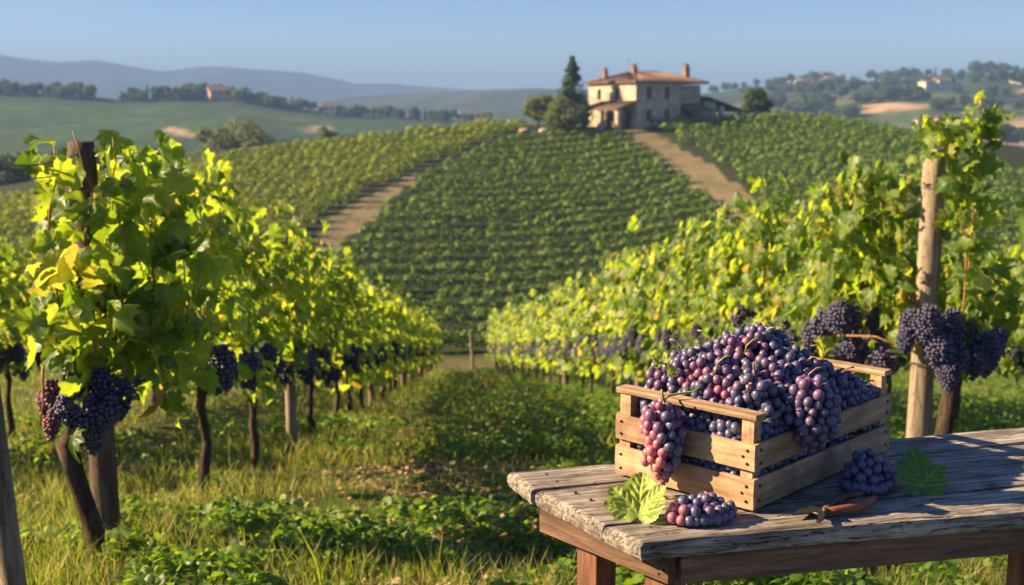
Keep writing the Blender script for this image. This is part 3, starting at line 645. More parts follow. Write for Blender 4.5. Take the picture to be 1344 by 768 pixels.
# trees in the hollow behind the left shoulder of the hill
vt = [(286, 158, 215, 6.2, 'round', 'olive_leaf', 'left half of the leaning pair of olive green trees in the hollow', 'tall_tree'), (317, 153, 213, 8.2, 'round', 'olive_leaf', 'tallest olive green tree in the hollow behind the left shoulder of the vineyard hill', 'tall_tree'),
      (350, 178, 222, 4.5, 'bush', 'tree_leaf', 'low dark bush just right of the tallest hollow tree', 'bush'), (380, 172, 235, 4.2, 'bush', 'tree_leaf', 'dark bush with rounded top in the hollow right of the tall trees', 'bush'),
      (262, 182, 225, 4.0, 'bush', 'tree_leaf', 'low dark bush just left of the tall hollow trees', 'bush'), (455, 165, 232, 3.4, 'bush', 'olive_leaf', 'small yellowish bush above the left hillside crest', 'bush'),
      (555, 158, 215, 3.0, 'bush', 'olive_leaf', 'small orange tinged bush peeping over the hill crest', 'bush'), (428, 150, 250, 3.6, 'round', 'olive_leaf', 'slim autumn tinted tree beside the pale slope', 'tree'),
      (235, 188, 230, 4.2, 'bush', 'tree_leaf', 'dark bush over the left vine row tops, nearer the hollow trees', 'bush'), (205, 190, 235, 4.4, 'bush', 'tree_leaf', 'dark bush right above the left vine row tops', 'bush')]
for k, (px, pt, yd, wd, kd, lm, lb, nm) in enumerate(vt):
    top = P(px, pt, yd); gz = H(top.x, yd); tree(nm, lb, 'tree' if kd == 'round' else 'bush', top.x, yd, max(3, top.z-gz), wd*(1.55 if k < 2 else 1.25), kd, lm, 40+k, 1.3 if k < 2 else .75, .5)
for k in range(11):
    px = -70+k*26+R.uniform(-6, 6); yd = 185+R.uniform(-10, 35); pt = 213-k*2+R.uniform(-8, 8); top = P(px, pt, yd); gz = H(top.x, yd)
    tree('hollow_tree', 'dark tree of the hollow beyond the vines at far left, %s from the left' % ordn(k+1), 'tree', top.x, yd, max(4, top.z-gz), 7, 'bush', 'tree_leaf', 60+k, .7, .5, group='dark trees of the left hollow')

# far trees: prototypes sharing mesh data
protos = []
for k, (h_, w_, kd, lm) in enumerate(((7, 7, 'bush', 'tree_leaf'), (6, 8, 'bush', 'tree_leaf'), (8, 6, 'round', 'tree_leaf'), (10, 2.4, 'cypress', 'conifer_leaf'), (9, 3.4, 'conifer', 'conifer_leaf'))):
    tk, V, Fq = tree_mesh(h_, w_, kd, 80+k, .28, .95); protos.append((h_, tk.mesh('far_trunk', M['bark'], True), npmesh('far_crown', V, Fq, M[lm])))
def far_tree(i, hillname, px, y, h_, label, group, nm='ridge_tree', sx=1):
    s_ = h_/protos[i][0]; u = (px-672)/F/math.cos(TH); e = empty(nm, (u*y, y, hz(hillname, px, y)-.3), R.uniform(0, 6)); e.scale = (s_*sx, s_*sx, s_)
    tag(e, label, 'tree', group); link(bpy.data.objects.new('trunk', protos[i][1]), e); link(bpy.data.objects.new('crown', protos[i][2]), e)
px = -60; k = 0
while px < 640:
    dn = 5.5
    if not (134 < px < 168) and not (282 < px < 322 and R.random() < .5):
        i = R.choice([0, 0, 1, 1, 2, 2, 3, 4]); hh = R.uniform(4.5, 8.5)*(1 if px < 345 else .8)
        if px < 60: hh *= 1.15
        k += 1; far_tree(i, 'far_hillside', px, 640-R.uniform(0, 26), hh, '%s tree from the left along the top of the far left green ridge' % ordn(k), 'trees along the far left ridge')
    px += R.uniform(3.0, 9.5)
px = 930; k = 0
while px < 1420:
    k += 1; far_tree(R.choice([0, 1, 1, 2, 4]), 'wooded_hillside', px, 1000-R.uniform(0, 30), R.uniform(5, 11), '%s tree from the left on the skyline of the wooded right hillside' % ordn(k), 'skyline trees of the right hillside'); px += R.uniform(6, 17)
rows_ = [(965, 1400, 800, 40, 'in the upper band of trees below the right skyline'), (975, 1400, 640, 34, 'in the middle band of trees on the right hillside'), (1010, 1340, 480, 16, 'in the lowest band of trees on the right hillside')]
for (a, b_, yd, n_, lb) in rows_:
    for k in range(n_):
        px = a+(b_-a)*(k+.5)/n_+R.uniform(-6, 6); far_tree(R.choice([0, 1, 2]), 'wooded_hillside', px, yd+R.uniform(-40, 60), R.uniform(5, 9), '%s tree from the left %s' % (ordn(k+1), lb), 'trees dotted over the right hillside', 'hillside_tree', 1.2)
# far houses
def far_house(hn, px, y, wd, dp, h_, m_, label, rot=.4, zo=0):
    u = (px-672)/F/math.cos(TH); e = empty('far_house', (u*y, y, hz(hn, px, y)-.6+zo), rot); tag(e, label, 'house', 'far houses on the hills')
    MB().box(-wd/2, wd/2, -dp/2, dp/2, -1.5, h_).build('wall', m_, e)
    q = MB(); a, b_ = wd/2+.4, dp/2+.4
    q.add([(-a, -b_, h_), (a, -b_, h_), (a, b_, h_), (-a, b_, h_), (-a, 0, h_+dp*.28), (a, 0, h_+dp*.28)], [(0, 1, 5, 4), (2, 3, 4, 5), (1, 2, 5), (3, 0, 4), (3, 2, 1, 0)]); q.build('roof', M['roof_tile'], e)
    for k in range(max(1, int(wd/3.2))):
        xx_ = -wd/2+wd*(k+.5)/max(1, int(wd/3.2))
        MB().box(xx_-.45, xx_+.45, -dp/2-.05, -dp/2+.02, h_*.55, h_*.55+1.3).build('window', M['dark_glass'], e)
far_house('far_hillside', 297, 628, 11, 9, 5.5, M['plaster_pink'], 'pink walled farmhouse among the trees of the far left ridge', .5)
far_house('far_hillside', 322, 630, 8, 7, 4, M['plaster_white'], 'pale outbuilding just right of the pink ridge farmhouse', .3)
far_house('far_hillside', 436, 620, 7, 7, 5, M['plaster_white'], 'small pale house among the trees right of the bare far slope', .3)
x_ = P(632, 160, 215)
e = empty('far_house', (x_.x, 215, H(x_.x, 215)), .2); tag(e, 'small pink walled hut whose top shows over the hill crest', 'house', 'far houses on the hills')
tz = P(632, 157, 215).z-e.location.z
MB().box(-1.2, 1.2, -1.2, 1.2, -1, tz-.4).build('wall', M['plaster_pink'], e)
MB().add([(-1.4, -1.4, tz-.4), (1.4, -1.4, tz-.4), (1.4, 1.4, tz-.4), (-1.4, 1.4, tz-.4), (0, 0, tz+.5)], [(0, 1, 4), (1, 2, 4), (2, 3, 4), (3, 0, 4), (3, 2, 1, 0)]).build('roof', M['roof_tile'], e)
far_house('distant_hills', 610, 1150, 9, 8, 5, M['plaster_white'], 'cream house in the middle distance left of the crest bushes', .3)
for (px, yd, wd, m_, lb) in ((1197, 560, 6, 'plaster_white', 'white house at the left end of the lower hamlet on the right hillside'), (1210, 565, 6, 'plaster_white', 'white house in the middle of the lower hamlet on the right hillside'), (1223, 560, 6, 'plaster_pink', 'pinkish house at the right end of the lower hamlet on the right hillside'),
                             (1201, 720, 8, 'plaster_white', 'pale house at the left of the upper hamlet on the right hillside'), (1219, 725, 10, 'plaster_white', 'longer pale house at the right of the upper hamlet'), (1080, 930, 12, 'plaster_pink', 'orange walled house below the skyline between tree clumps'),
                             (1284, 985, 9, 'plaster_white', 'pale tower like house on the right skyline'), (1045, 900, 12, 'plaster_white', 'faint pale barn beside the bare field near the left of the right hillside'), (1322, 800, 12, 'plaster_white', 'pale barn high at the far right of the hillside')):
    far_house('wooded_hillside', px, yd, wd, wd*.8, 4.8 if yd < 700 else 6, M[m_], lb, R.uniform(.1, .6))

# ------------------------------------------------------------------ vineyard rows on the hill, each row an object
def hill_rows(poly, origin, direction, perp, n, spacing, curve, leafm, label, group, height=1.5, gap=.06, seed=0, dens=48, edgejit=0):
    rng = np.random.default_rng(seed); dx, dy = direction; L = math.hypot(dx, dy); dx /= L; dy /= L; px_, py_ = perp; cnt = 0; rows = []
    for k in range(n):
        ox, oy = origin[0]+px_*spacing*k, origin[1]+py_*spacing*k
        s = np.arange(-170, 170, .5); X = ox+dx*s+(-dy)*curve*s*s; Y = oy+dy*s+dx*curve*s*s
        ins = inpoly(X, Y, poly)
        ed_ = np.flatnonzero(np.diff(np.concatenate([[0], ins.astype(int), [0]])))
        for i0, i1 in zip(ed_[::2], ed_[1::2]):
            i0 += int(rng.integers(0, 3)); i1 -= int(rng.integers(0, 3))
            if i1-i0 >= 12: rows.append((X[i0:i1], Y[i0:i1]))
    for k, (X, Y) in enumerate(rows):
        cl = np.concatenate([[0], np.cumsum(np.hypot(np.diff(X), np.diff(Y)))]); npl = max(3, int(cl[-1]/1.12)); sp_ = (np.arange(npl)+.5)/npl*cl[-1]+rng.normal(0, .10, npl)
        px0 = np.interp(sp_, cl, X); py0 = np.interp(sp_, cl, Y); weak = vnoise(px0, py0, .16, k+seed) > .42; sc_ = rng.uniform(.80, 1.15, npl)*np.where(weak & (gap > 0), .55, 1)
        m1 = int(dens*1.25); ii = np.repeat(np.arange(npl), m1); m_ = len(ii); q = unit(rng.normal(0, 1, (m_, 3))); q[:, 2] = np.abs(q[:, 2])*np.where(rng.random(m_) < .72, 1, -.8)
        rr_ = rng.uniform(.80, 1.06, m_)*(1+.14*np.sin(q[:, 0]*6+ii*1.7)*np.cos(q[:, 2]*5+ii)); la, lc, lh = q[:, 0]*.80*rr_, q[:, 1]*.42*rr_*sc_[ii], q[:, 2]*height*.52*rr_*sc_[ii]
        zg = Hn(px0, py0)[ii]; pos = np.stack([px0[ii]+dx*la-dy*lc, py0[ii]+dy*la+dx*lc, zg+height*.54*sc_[ii]+lh], 1)
        nr = np.stack([dx*q[:, 0]*.8-dy*q[:, 1], dy*q[:, 0]*.8+dx*q[:, 1], q[:, 2]], 1)+rng.normal(0, .24, (m_, 3))
        V, Fq = leaves(pos, nr, rng.normal(0, .7, (m_, 3))+np.array([0, 0, -.5]), rng.uniform(.15, .28, m_), T_QUAD, rng)
        o = npobj('vine_row', V, Fq, M[leafm]); tag(o, label % ordn(k+1), 'vine row', group)
    print(group, len(rows))
xa, ya = hit(640, 455)
hill_rows(polyA, (xa, ya-1.0), (1, .40), (-.05, 1), 48, 3.1, .0028, 'hill_leaf', 'dark green vine row across the central slope, %s up from the foot of the hill', 'vine rows of the central slope', 1.25, 1, 1, 95)
xa, ya = hit(400, 230)
hill_rows(polyB, (-90, 40), (1, .50), (-.42, .9), 60, 2.5, -.0006, 'hill_leaf_yellow', 'yellow green vine row on the left slope, %s in from the bare strip side', 'vine rows of the left slope', 1.3, 0, 2, 80)
xa, ya = hit(1150, 300)
hill_rows(polyC, (xa, ya-16), (1, -.10), (.1, 1), 44, 2.9, -.0008, 'hill_leaf', 'dark green vine row on the right slope, %s up from the foot', 'vine rows of the right slope', 1.25, 0, 3, 85)

# ------------------------------------------------------------------ foreground vines
RD = Vector((-.06, 1)).normalized(); RZ = math.atan2(RD.y, RD.x)
def bunch_pts(L, W, r, rng, gap=1.75):
    P_, Rr = [], []; z = 0
    while z > -L:
        f = -z/L; R_ = W/2*(math.sin(math.pi*min(1, .22+f*.80)))**.8*(1.0 if f > .12 else .7)
        n = max(1, int(2*math.pi*R_/(2.0*r))); a0 = rng.uniform(0, 6)
        for k in range(n):
            a = a0+6.283*k/n; q = R_*rng.uniform(.75, 1.12) if n > 1 else 0
            P_.append((math.cos(a)*q, math.sin(a)*q, z+rng.uniform(-.5, .5)*r)); Rr.append(r*rng.uniform(.82, 1.1))
        if n > 5:
            for k in range(n//2): a = rng.uniform(0, 6.28); P_.append((math.cos(a)*R_*.5, math.sin(a)*R_*.5, z)); Rr.append(r)
        z -= gap*r
    return np.array(P_), np.array(Rr)
bm_far = []
for k in range(4):
    rng = np.random.default_rng(300+k); p, rr_ = bunch_pts(.17+.03*k % .06, .10, .0115, rng); V, Fq = spheres(p, rr_, ico(2)); bm_far.append(npmesh('grape_bunch', V, Fq, M['berry_far'], True))
bm_big = []
for k in range(4):
    rng = np.random.default_rng(340+k); p, rr_ = bunch_pts(.24+.03*(k % 3), .135+.02*(k % 2), .0125, rng); V, Fq = spheres(p, rr_, ico(2)); bm_big.append(npmesh('grape_bunch', V, Fq, M['berry_far'], True))
bm_tiny = []
for k in range(2):
    rng = np.random.default_rng(360+k); p, rr_ = bunch_pts(.19, .11, .014, rng); V, Fq = spheres(p, rr_, ico(1)); bm_tiny.append(npmesh('grape_bunch', V, Fq, M['berry_far'], True))
def trunk_mb(h, rad, rr, lean=(0, 0)):
    mb = MB(); pts = []; n = 9
    for i in range(n):
        f = i/(n-1); pts.append((lean[0]*f+rr.uniform(-.018, .018), lean[1]*f+rr.uniform(-.018, .018), -.12+(h+.12)*f))
    mb.tube(pts, [rad*(1.35-.5*min(1, f_*2.2)+(.25 if f_ > .85 else 0))*rr.uniform(.9, 1.12) for f_ in [i/(n-1) for i in range(n)]], 9); return mb
def canopy(rng, half, nleaf, size, temps, ztop=2.0, zlow=.78, thick=.16, nshoot=14, shear=SL):
    pos, nr, tp = [], [], []; shoots = []
    for s in range(nshoot):
        x0 = -half+2*half*(s+rng.uniform(.1, .9))/nshoot; top = ztop+rng.uniform(-.26, .16)+(.28 if rng.random() < .16 else 0); y0 = rng.normal(0, .04); n = 9
        dx = rng.normal(0, .12); dy = rng.normal(0, .10)
        pth = np.array([[x0+dx*f+.05*math.sin(f*6+s), y0+dy*f+.04*math.sin(f*5+s*2), (.82 if zlow > .7 else .56)+(top-(.82 if zlow > .7 else .56))*f] for f in np.linspace(0, 1, n)]); shoots.append(pth)
        m_ = int(nleaf/nshoot); f = rng.uniform(-.06, 1.0, m_); i = np.clip(f*(n-1), 0, n-1.001); i0 = i.astype(int); p = pth[i0]+(pth[np.minimum(i0+1, n-1)]-pth[i0])*(i-i0)[:, None]
        p[:, 2] = np.where(f < 0, p[:, 2]+f*3*rng.uniform(0, 1, m_), p[:, 2]); sd = rng.choice([-1, 1], m_); off = np.abs(rng.normal(.10, .07, m_))*(1.15-.5*np.clip(f, 0, 1))*thick/.12
        p[:, 1] += sd*off; p[:, 0] += rng.normal(0, .09, m_); p[:, 2] += rng.normal(0, .03, m_); pos.append(p)
        q = np.stack([rng.normal(0, .55, m_), sd*rng.uniform(.2, 1.1, m_), rng.uniform(.05, .95, m_)], 1); nr.append(q)
        tp.append(np.stack([rng.normal(0, .5, m_), sd*.35+rng.normal(0, .3, m_), -rng.uniform(.3, 1, m_)], 1))
    pos = np.concatenate(pos); nr = np.concatenate(nr); tp = np.concatenate(tp); keep = (pos[:, 2] > zlow-.2*rng.random(len(pos))) & ((pos[:, 2] > 1.02) | (rng.random(len(pos)) < (.62 if zlow > .7 else .9))); pos, nr, tp = pos[keep], nr[keep], tp[keep]
    pos[:, 2] -= shear*pos[:, 0]
    sz = size*rng.uniform(.5, 1.25, len(pos))
    return leaves(pos, nr, tp, sz, temps, rng)+(shoots,)
def vine_proto(seed, half, nleaf, size, temps, near, ztop=2.0, zlow=.72, nb=5, bms=None, ncane=7):
    rng = np.random.default_rng(seed); rr = random.Random(seed); root = empty('grapevine')
    tr = trunk_mb(.86, .036, rr, (rr.uniform(-.08, .08), 0)).build('trunk', M['bark'], root, True)
    V, Fq, sh = canopy(rng, half, nleaf, size, temps, ztop, zlow); npobj('foliage', V, Fq, M['vine_leaf'], root, True, {'leaf': LUV})
    if near:
        MB().tube([(-half*.9, .01, .80+SL*half*.9), (-half*.4, -.01, .86+SL*half*.4), (0, 0, .84), (half*.45, .01, .85-SL*half*.45), (half*.9, 0, .82-SL*half*.9)], [.011, .016, .022, .016, .011], 7).build('cordon', M['bark'], root, True)
        for k in range(ncane):
            s_ = sh[(k*2+1) % len(sh)]; q = s_.copy(); q[:, 2] -= SL*q[:, 0]; MB().tube([tuple(p) for p in q], [.006-.0004*i for i in range(len(q))], 6).build('cane', M['cane'], root, True)
    for k in range(nb):
        x = -half*.9+1.8*half*(k//3+.5+rr.uniform(-.2, .2))/max(1, -(-nb//3)); o = link(bpy.data.objects.new('grape_bunch', rr.choice(bms)), root)
        o.location = (x, (1 if k % 2 else -1)*rr.uniform(.14, .27), .96+rr.uniform(-.10, .12)-SL*x); o.rotation_euler = (rr.uniform(-.15, .15), rr.uniform(-.15, .15), rr.uniform(0, 6)); s_ = rr.uniform(.95, 1.4); o.scale = (s_, s_, s_)
    return root
near_p = [vine_proto(500+i, 1.0, 570, .120, T_DET, True, nb=15, bms=bm_far, zlow=.80) for i in range(4)]
far_p = [vine_proto(520+i, 1.0, 520, .125, T_HEX, False, nb=15, bms=bm_tiny, zlow=.58) for i in range(4)]
for p_ in near_p+far_p: register(p_)
used_p = set()
def put_vine(protos, i, x, y, label, group, sc=(1, 1, 1), flip=False):
    p_ = protos[i % len(protos)]
    if p_.name in used_p: o = copy_tree(p_)
    else: o = p_; used_p.add(p_.name)
    o.location = (x, y, H(x, y)); o.rotation_euler = (0, 0, RZ); o.scale = (sc[0], -sc[1] if flip else sc[1], sc[2]); tag(o, label, 'grapevine', group); return o
XL, XR = lambda y: -1.80-.03*y, lambda y: 3.36-.09*y
# left row (the hero vine comes first, built on its own)
ysl = [7.05, 8.8]; 
while ysl[-1] < 44: ysl.append(ysl[-1]+R.uniform(1.6, 1.8))
for k, y in enumerate(ysl):
    x = XL(y)+R.uniform(-.05, .05)
    put_vine(near_p if y < 15 else far_p, k, x, y, '%s grapevine behind the front one in the left row' % ordn(k+1), 'grapevines of the left row', (1, 1, R.uniform(.94, 1.02)), k % 2 == 1)
ysr = [9.15, 10.8]
while ysr[-1] < 44: ysr.append(ysr[-1]+R.uniform(1.5, 1.7))
for k, y in enumerate(ysr):
    x = XR(y)+R.uniform(-.05, .05); sz = 1.19 if y < 22 else 1.08
    put_vine(near_p if y < 15 else far_p, k+1, x, y, '%s grapevine beyond the front one in the sunlit row behind the table' % ordn(k+1), 'grapevines of the row behind the table', (1, 1, sz*R.uniform(.96, 1.03)), k % 2 == 0)
for k in range(16):
    y = 8.6+k*1.75; x = XL(y)-3.3+R.uniform(-.05, .05); put_vine(near_p if y < 14 else far_p, k+2, x, y, '%s grapevine from the front in the outer row at the left photo edge' % ordn(k+1), 'grapevines of the far left row', (1, 1, 1.0), k % 2 == 0)
for k in range(14):
    y = 9.0+k*1.7; x = XR(y)+2.7+R.uniform(-.05, .05); put_vine(near_p if y < 15 else far_p, k+3, x, y, '%s grapevine from the front in the outer row at the right photo edge' % ordn(k+1), 'grapevines of the far right row', (1, 1, 1.02), k % 2 == 1)
# posts
def post(name, label, base, top, r, m_, cat='post', group=None, seed=0):
    base = Vector(base); top = Vector(top); d_ = top-base; e = empty(name, base); tag(e, label, cat, group); rr = random.Random(seed)
    n = 22; seg = 26; V = []; F_ = []
    for i in range(seg+1):
        f = i/seg; c_ = d_*f
        for k in range(n):
            a = 6.283*k/n; q = r*(1-.06*f)*(1+.10*mnoise.noise(Vector((math.cos(a)*1.3+seed, math.sin(a)*1.3, f*1.5)))+.035*mnoise.noise(Vector((math.cos(a)*7+seed, math.sin(a)*7, f*2))))
            if i == seg: q *= .9
            V.append((c_.x+math.cos(a)*q, c_.y+math.sin(a)*q, c_.z+(rr.uniform(-.004, .004) if i == seg else 0)))
    F_ = [(i*n+k, i*n+(k+1) % n, (i+1)*n+(k+1) % n, (i+1)*n+k) for i in range(seg) for k in range(n)]+[tuple(seg*n+k for k in range(n))]
    mb = MB(); mb.add(V, F_); mb.build('shaft', m_, e, True)
    for f in (.42, .66, .9):
        mb = MB(); q = d_*f; ring = [(q.x+math.cos(a)*(r*1.0+.004), q.y+math.sin(a)*(r*1.0+.004), q.z) for a in np.linspace(0, 6.283, 17)]; mb.tube(ring, .0022, 5, False); mb.build('wire_loop', M['wire'], e, True)
    return e
def gpt(px, py, y): p = P(px, py, y); return p
b0 = P(142, 700, 5.45); b0.z = H(b0.x, b0.y)-.25; t0 = P(106, 186, 5.35)
post('trellis_post', 'thick dark reddish post wrapped in vine leaves beside the front left vine', b0, t0, .066, M['dark_post'], group='trellis posts', seed=2)
b1 = P(10, 768, 4.1); b1.z = H(b1.x, b1.y)-.2; b1.x = P(2, 600, 4.1).x-.0; t1 = P(-62, 180, 4.0)
post('anchor_post', 'grey leaning anchor post cut off by the left edge of the photo', b1+Vector((.03, 0, 0)), t1, .045, M['post'], seed=5)
b2 = P(1204, 575, 7.75); b2.z = H(b2.x, b2.y)-.2; t2 = P(1228, 196, 7.8)
post('trellis_post', 'pale weathered post standing beside the black grape clusters right of the crate', b2, t2, .082, M['post'], group='trellis posts', seed=8)
for k, (y, side) in enumerate(((9.7, 'L'), (17.5, 'L'), (25, 'L'), (33, 'L'), (44.6, 'L'), (16.4, 'R'), (24.5, 'R'), (32.5, 'R'), (44.6, 'R'))):
    x = XL(y) if side == 'L' else XR(y); g_ = H(x, y); hh = 2.0 if side == 'L' else 2.15
    post('trellis_post', 'slim grey post inside the %s row, %s of them from the front' % ('left' if side == 'L' else 'right', ordn((k if side == 'L' else k-5)+1)), (x+.04, y+.6, g_-.2), (x+.04, y+.6, g_+hh-.1), .05, M['post'], group='trellis posts', seed=20+k)
q0 = P(621, 490, 46); g_ = H(q0.x, 46); post('end_post', 'lone pale post standing at the far end of the grassy aisle', (q0.x, 46, g_-.2), P(618, 434, 46), .07, M['plaster_white'] if False else M['post'], seed=40)
q0 = P(503, 520, 22); post('short_post', 'short pale stub post at the foot of the left row', (q0.x, 22, H(q0.x, 22)-.1), (q0.x, 22, H(q0.x, 22)+.75), .06, M['post'], seed=41)
# wires
def wire(label, pts, r=.0022, group='trellis wires'):
    o = MB().tube(pts, r, 5).build('trellis_wire', M['wire'], None, True); tag(o, label, 'wire', group); return o
def along(xf, h, ya, yb, hs=1):
    return [(xf(y), y, H(xf(y), y)+h*hs) for y in np.linspace(ya, yb, 14)]
for nm, xf, ya, hs in (('left', XL, 5.4, 1), ('right', XR, 7.75, 1.08)):
    for h, lb in ((.86, 'lowest'), (1.35, 'middle'), (1.8, 'topmost')): wire('%s taut wire running down the %s vine row' % (lb, nm), along(xf, h, ya, 44, hs))
for k, (dz, wz) in enumerate(((0, 'upper'), (-.035, 'lower'))):
    a = Vector(t1)+Vector((0, 0, -.06+dz)); b_ = Vector(t0)+Vector((0, 0, -.05+dz*2)); wire('%s of the two dark twisted wires from the leaning post to the leafy post' % wz, [a.lerp(b_, f)+Vector((0, 0, -.05*math.sin(f*math.pi))) for f in np.linspace(0, 1, 8)], .0045 if k == 0 else .003)
a = P(1228, 420, 7.75); wire('pale wire running right from the black grape clusters to the photo edge', [a, P(1320, 455, 7.6), P(1500, 462, 7.3)], .008)
a = P(1050, 440, 8.6); wire('pale wire stretched between the post and the vine behind the crate', [P(1222, 260, 7.75), P(1160, 268, 8.5), P(1090, 290, 9.2)], .005)

# front left vine
def shoot_leaves(path, n, size, spread, rng, f0=0, f1=1, droop=.6):
    path = np.array([tuple(p) for p in path]); f = rng.uniform(f0, f1, n)*(len(path)-1); i0 = np.clip(f.astype(int), 0, len(path)-2); p = path[i0]+(path[i0+1]-path[i0])*(f-i0)[:, None]
    p = p+rng.normal(0, spread, (n, 3)); nr = np.stack([rng.normal(0, .7, n), -rng.uniform(-.4, 1.0, n), rng.uniform(-.1, .9, n)], 1); tp = np.stack([rng.normal(0, .5, n), rng.normal(0, .4, n), -rng.uniform(.2, 1, n)*droop/.6], 1)
    return p, nr, tp, size*rng.uniform(.45, 1.25, n)
def hero(name, label, root_p, trunk_pts, trunk_r, shoots, nper, size, bunches, bmeshes, seed, group, mask=None, spread=.09, extra=None):
    e = empty(name, root_p); tag(e, label, 'grapevine', group); off = Vector(root_p); rng = np.random.default_rng(seed); rr = random.Random(seed)
    mb = MB().tube([Vector(p)-off for p in trunk_pts], trunk_r, 12)
    mb.v = [tuple(Vector(v)+Vector(v).normalized()*0+Vector((1, 1, 0))*.012*mnoise.noise(Vector(v)*22)) for v in mb.v]; mb.build('trunk', M['bark'], e, True)
    A = []
    for s, w_ in shoots:
        A.append(shoot_leaves(s, int(nper*w_), size, spread, rng)); pts = [Vector(p)-off for p in s]
        fine = []
        for i in range(len(pts)-1):
            for f in (0, .33, .66): fine.append(pts[i].lerp(pts[i+1], f)+Vector((rr.uniform(-1, 1), rr.uniform(-1, 1), 0))*.012)
        fine.append(pts[-1]); MB().tube(fine, [.0075-.005*i/len(fine) for i in range(len(fine))], 7).build('cane', M['cane'], e, True)
    if extra is not None: A.append(extra(rng))
    p, nr, tp, sz = [np.concatenate([a[i] for a in A]) for i in range(4)]
    if mask is not None: k_ = mask(p); p, nr, tp, sz = p[k_], nr[k_], tp[k_], sz[k_]
    V, Fq = leaves(p-np.array(off), nr, tp, sz, T_DET, rng); npobj('foliage', V, Fq, M['vine_leaf'], e, True, {'leaf': LUV})
    for k, (px, py, y, s_, red) in enumerate(bunches):
        o = link(bpy.data.objects.new('grape_bunch', bmeshes[k % len(bmeshes)]), e); o.location = P(px, py, y)-off; o.scale = (s_, s_, s_); o.rotation_euler = (rr.uniform(-.15, .15), rr.uniform(-.2, .2), rr.uniform(0, 6))
        if red: o.material_slots[0].link = 'OBJECT'; o.material_slots[0].material = M['berry_red']
    return e
def proj(p):
    z = p[:, 2]-EYE; f = p[:, 1]*math.cos(TH)-z*math.sin(TH); up = p[:, 1]*math.sin(TH)+z*math.cos(TH); return 672+F*p[:, 0]/f, 384-F*up/f
M['berry_red'] = berry('grape_skin_red', False)
for n_ in M['berry_red'].node_tree.nodes:
    if n_.type == 'VALTORGB' and len(n_.color_ramp.elements) == 5:
        for e_, cl in zip(n_.color_ramp.elements, ((.03, .015, .05), (.09, .016, .04), (.22, .02, .035), (.35, .035, .05), (.45, .08, .07))): e_.color = (*cl, 1)
def lp(*a): return [P(*q) for q in a]
gy = 5.0
rp = P(121, 752, gy); rp.z = H(rp.x, gy)
tp_ = [P(122, 775, gy), P(121, 740, gy), P(126, 700, gy), P(112, 655, gy+.02), P(96, 615, gy), P(86, 580, gy-.02), P(98, 550, gy), P(112, 520, gy+.05)]
def exL(rng):
    n = 200; px = rng.uniform(45, 235, n); py = rng.uniform(180, 470, n); y = rng.uniform(5.15, 5.75, n); p = np.array([tuple(P(a, b_, c_)) for a, b_, c_ in zip(px, py, y)])
    q = shoot_leaves([(0, 0, 0), (0, 0, 1)], n, .12, 0, rng); return p, q[1], q[2], q[3]
hero('grapevine', 'front left grapevine with gnarled trunk and big red and black grape cluster', rp, tp_, [.055, .048, .042, .040, .040, .043, .038, .028],
     [(lp((112, 520, gy), (128, 440, gy), (110, 330, gy), (122, 250, gy-.04), (96, 172, gy)), 1), (lp((108, 520, gy), (88, 430, gy), (62, 330, gy-.1), (72, 240, gy-.1), (70, 185, gy)), 1.35), (lp((115, 515, gy), (160, 420, gy+.1), (165, 320, gy), (150, 230, gy), (148, 180, gy)), 1.35),
      (lp((115, 515, gy), (190, 450, gy+.2), (205, 370, gy+.2), (195, 300, gy+.2), (200, 262, gy+.3)), 1.2), (lp((110, 520, gy), (80, 470, gy), (66, 410, gy), (66, 340, gy)), .7), (lp((110, 510, gy), (230, 470, gy+.5), (250, 400, gy+.7), (235, 300, gy+.8), (228, 230, gy+.9)), 1.3), (lp((190, 440, gy+.1), (215, 490, gy+.1), (222, 545, gy+.1)), .35), (lp((60, 470, gy), (52, 560, gy-.1)), .15)],
     46, .138, [(68, 500, gy, .85, 1), (98, 492, gy-.05, .95, 0), (132, 486, gy, 1.0, 0), (160, 500, gy+.04, 1.0, 0), (84, 520, gy-.1, .85, 0), (114, 520, gy-.08, 1.1, 0), (146, 522, gy-.05, .95, 0), (70, 540, gy-.1, .7, 1), (122, 560, gy-.06, .8, 0), (60, 512, gy+.05, .7, 1), (105, 545, gy+.08, .9, 0)],
     bm_far, 900, 'grapevines of the left row', lambda p: ~((proj(p)[0] > 84) & (proj(p)[0] < 130) & (proj(p)[1] < 320) & (proj(p)[1] > 170) & (p[:, 1] < 5.45) & (np.sin(p[:, 0]*91+p[:, 2]*57) < .8)) & (proj(p)[0] > 48+14*np.sin(p[:, 2]*17)) & (proj(p)[1] > 176) & ~((proj(p)[0] < 195) & (proj(p)[1] > 468) & (np.sin(p[:, 0]*61+p[:, 2]*77) < .9)), .10, exL)
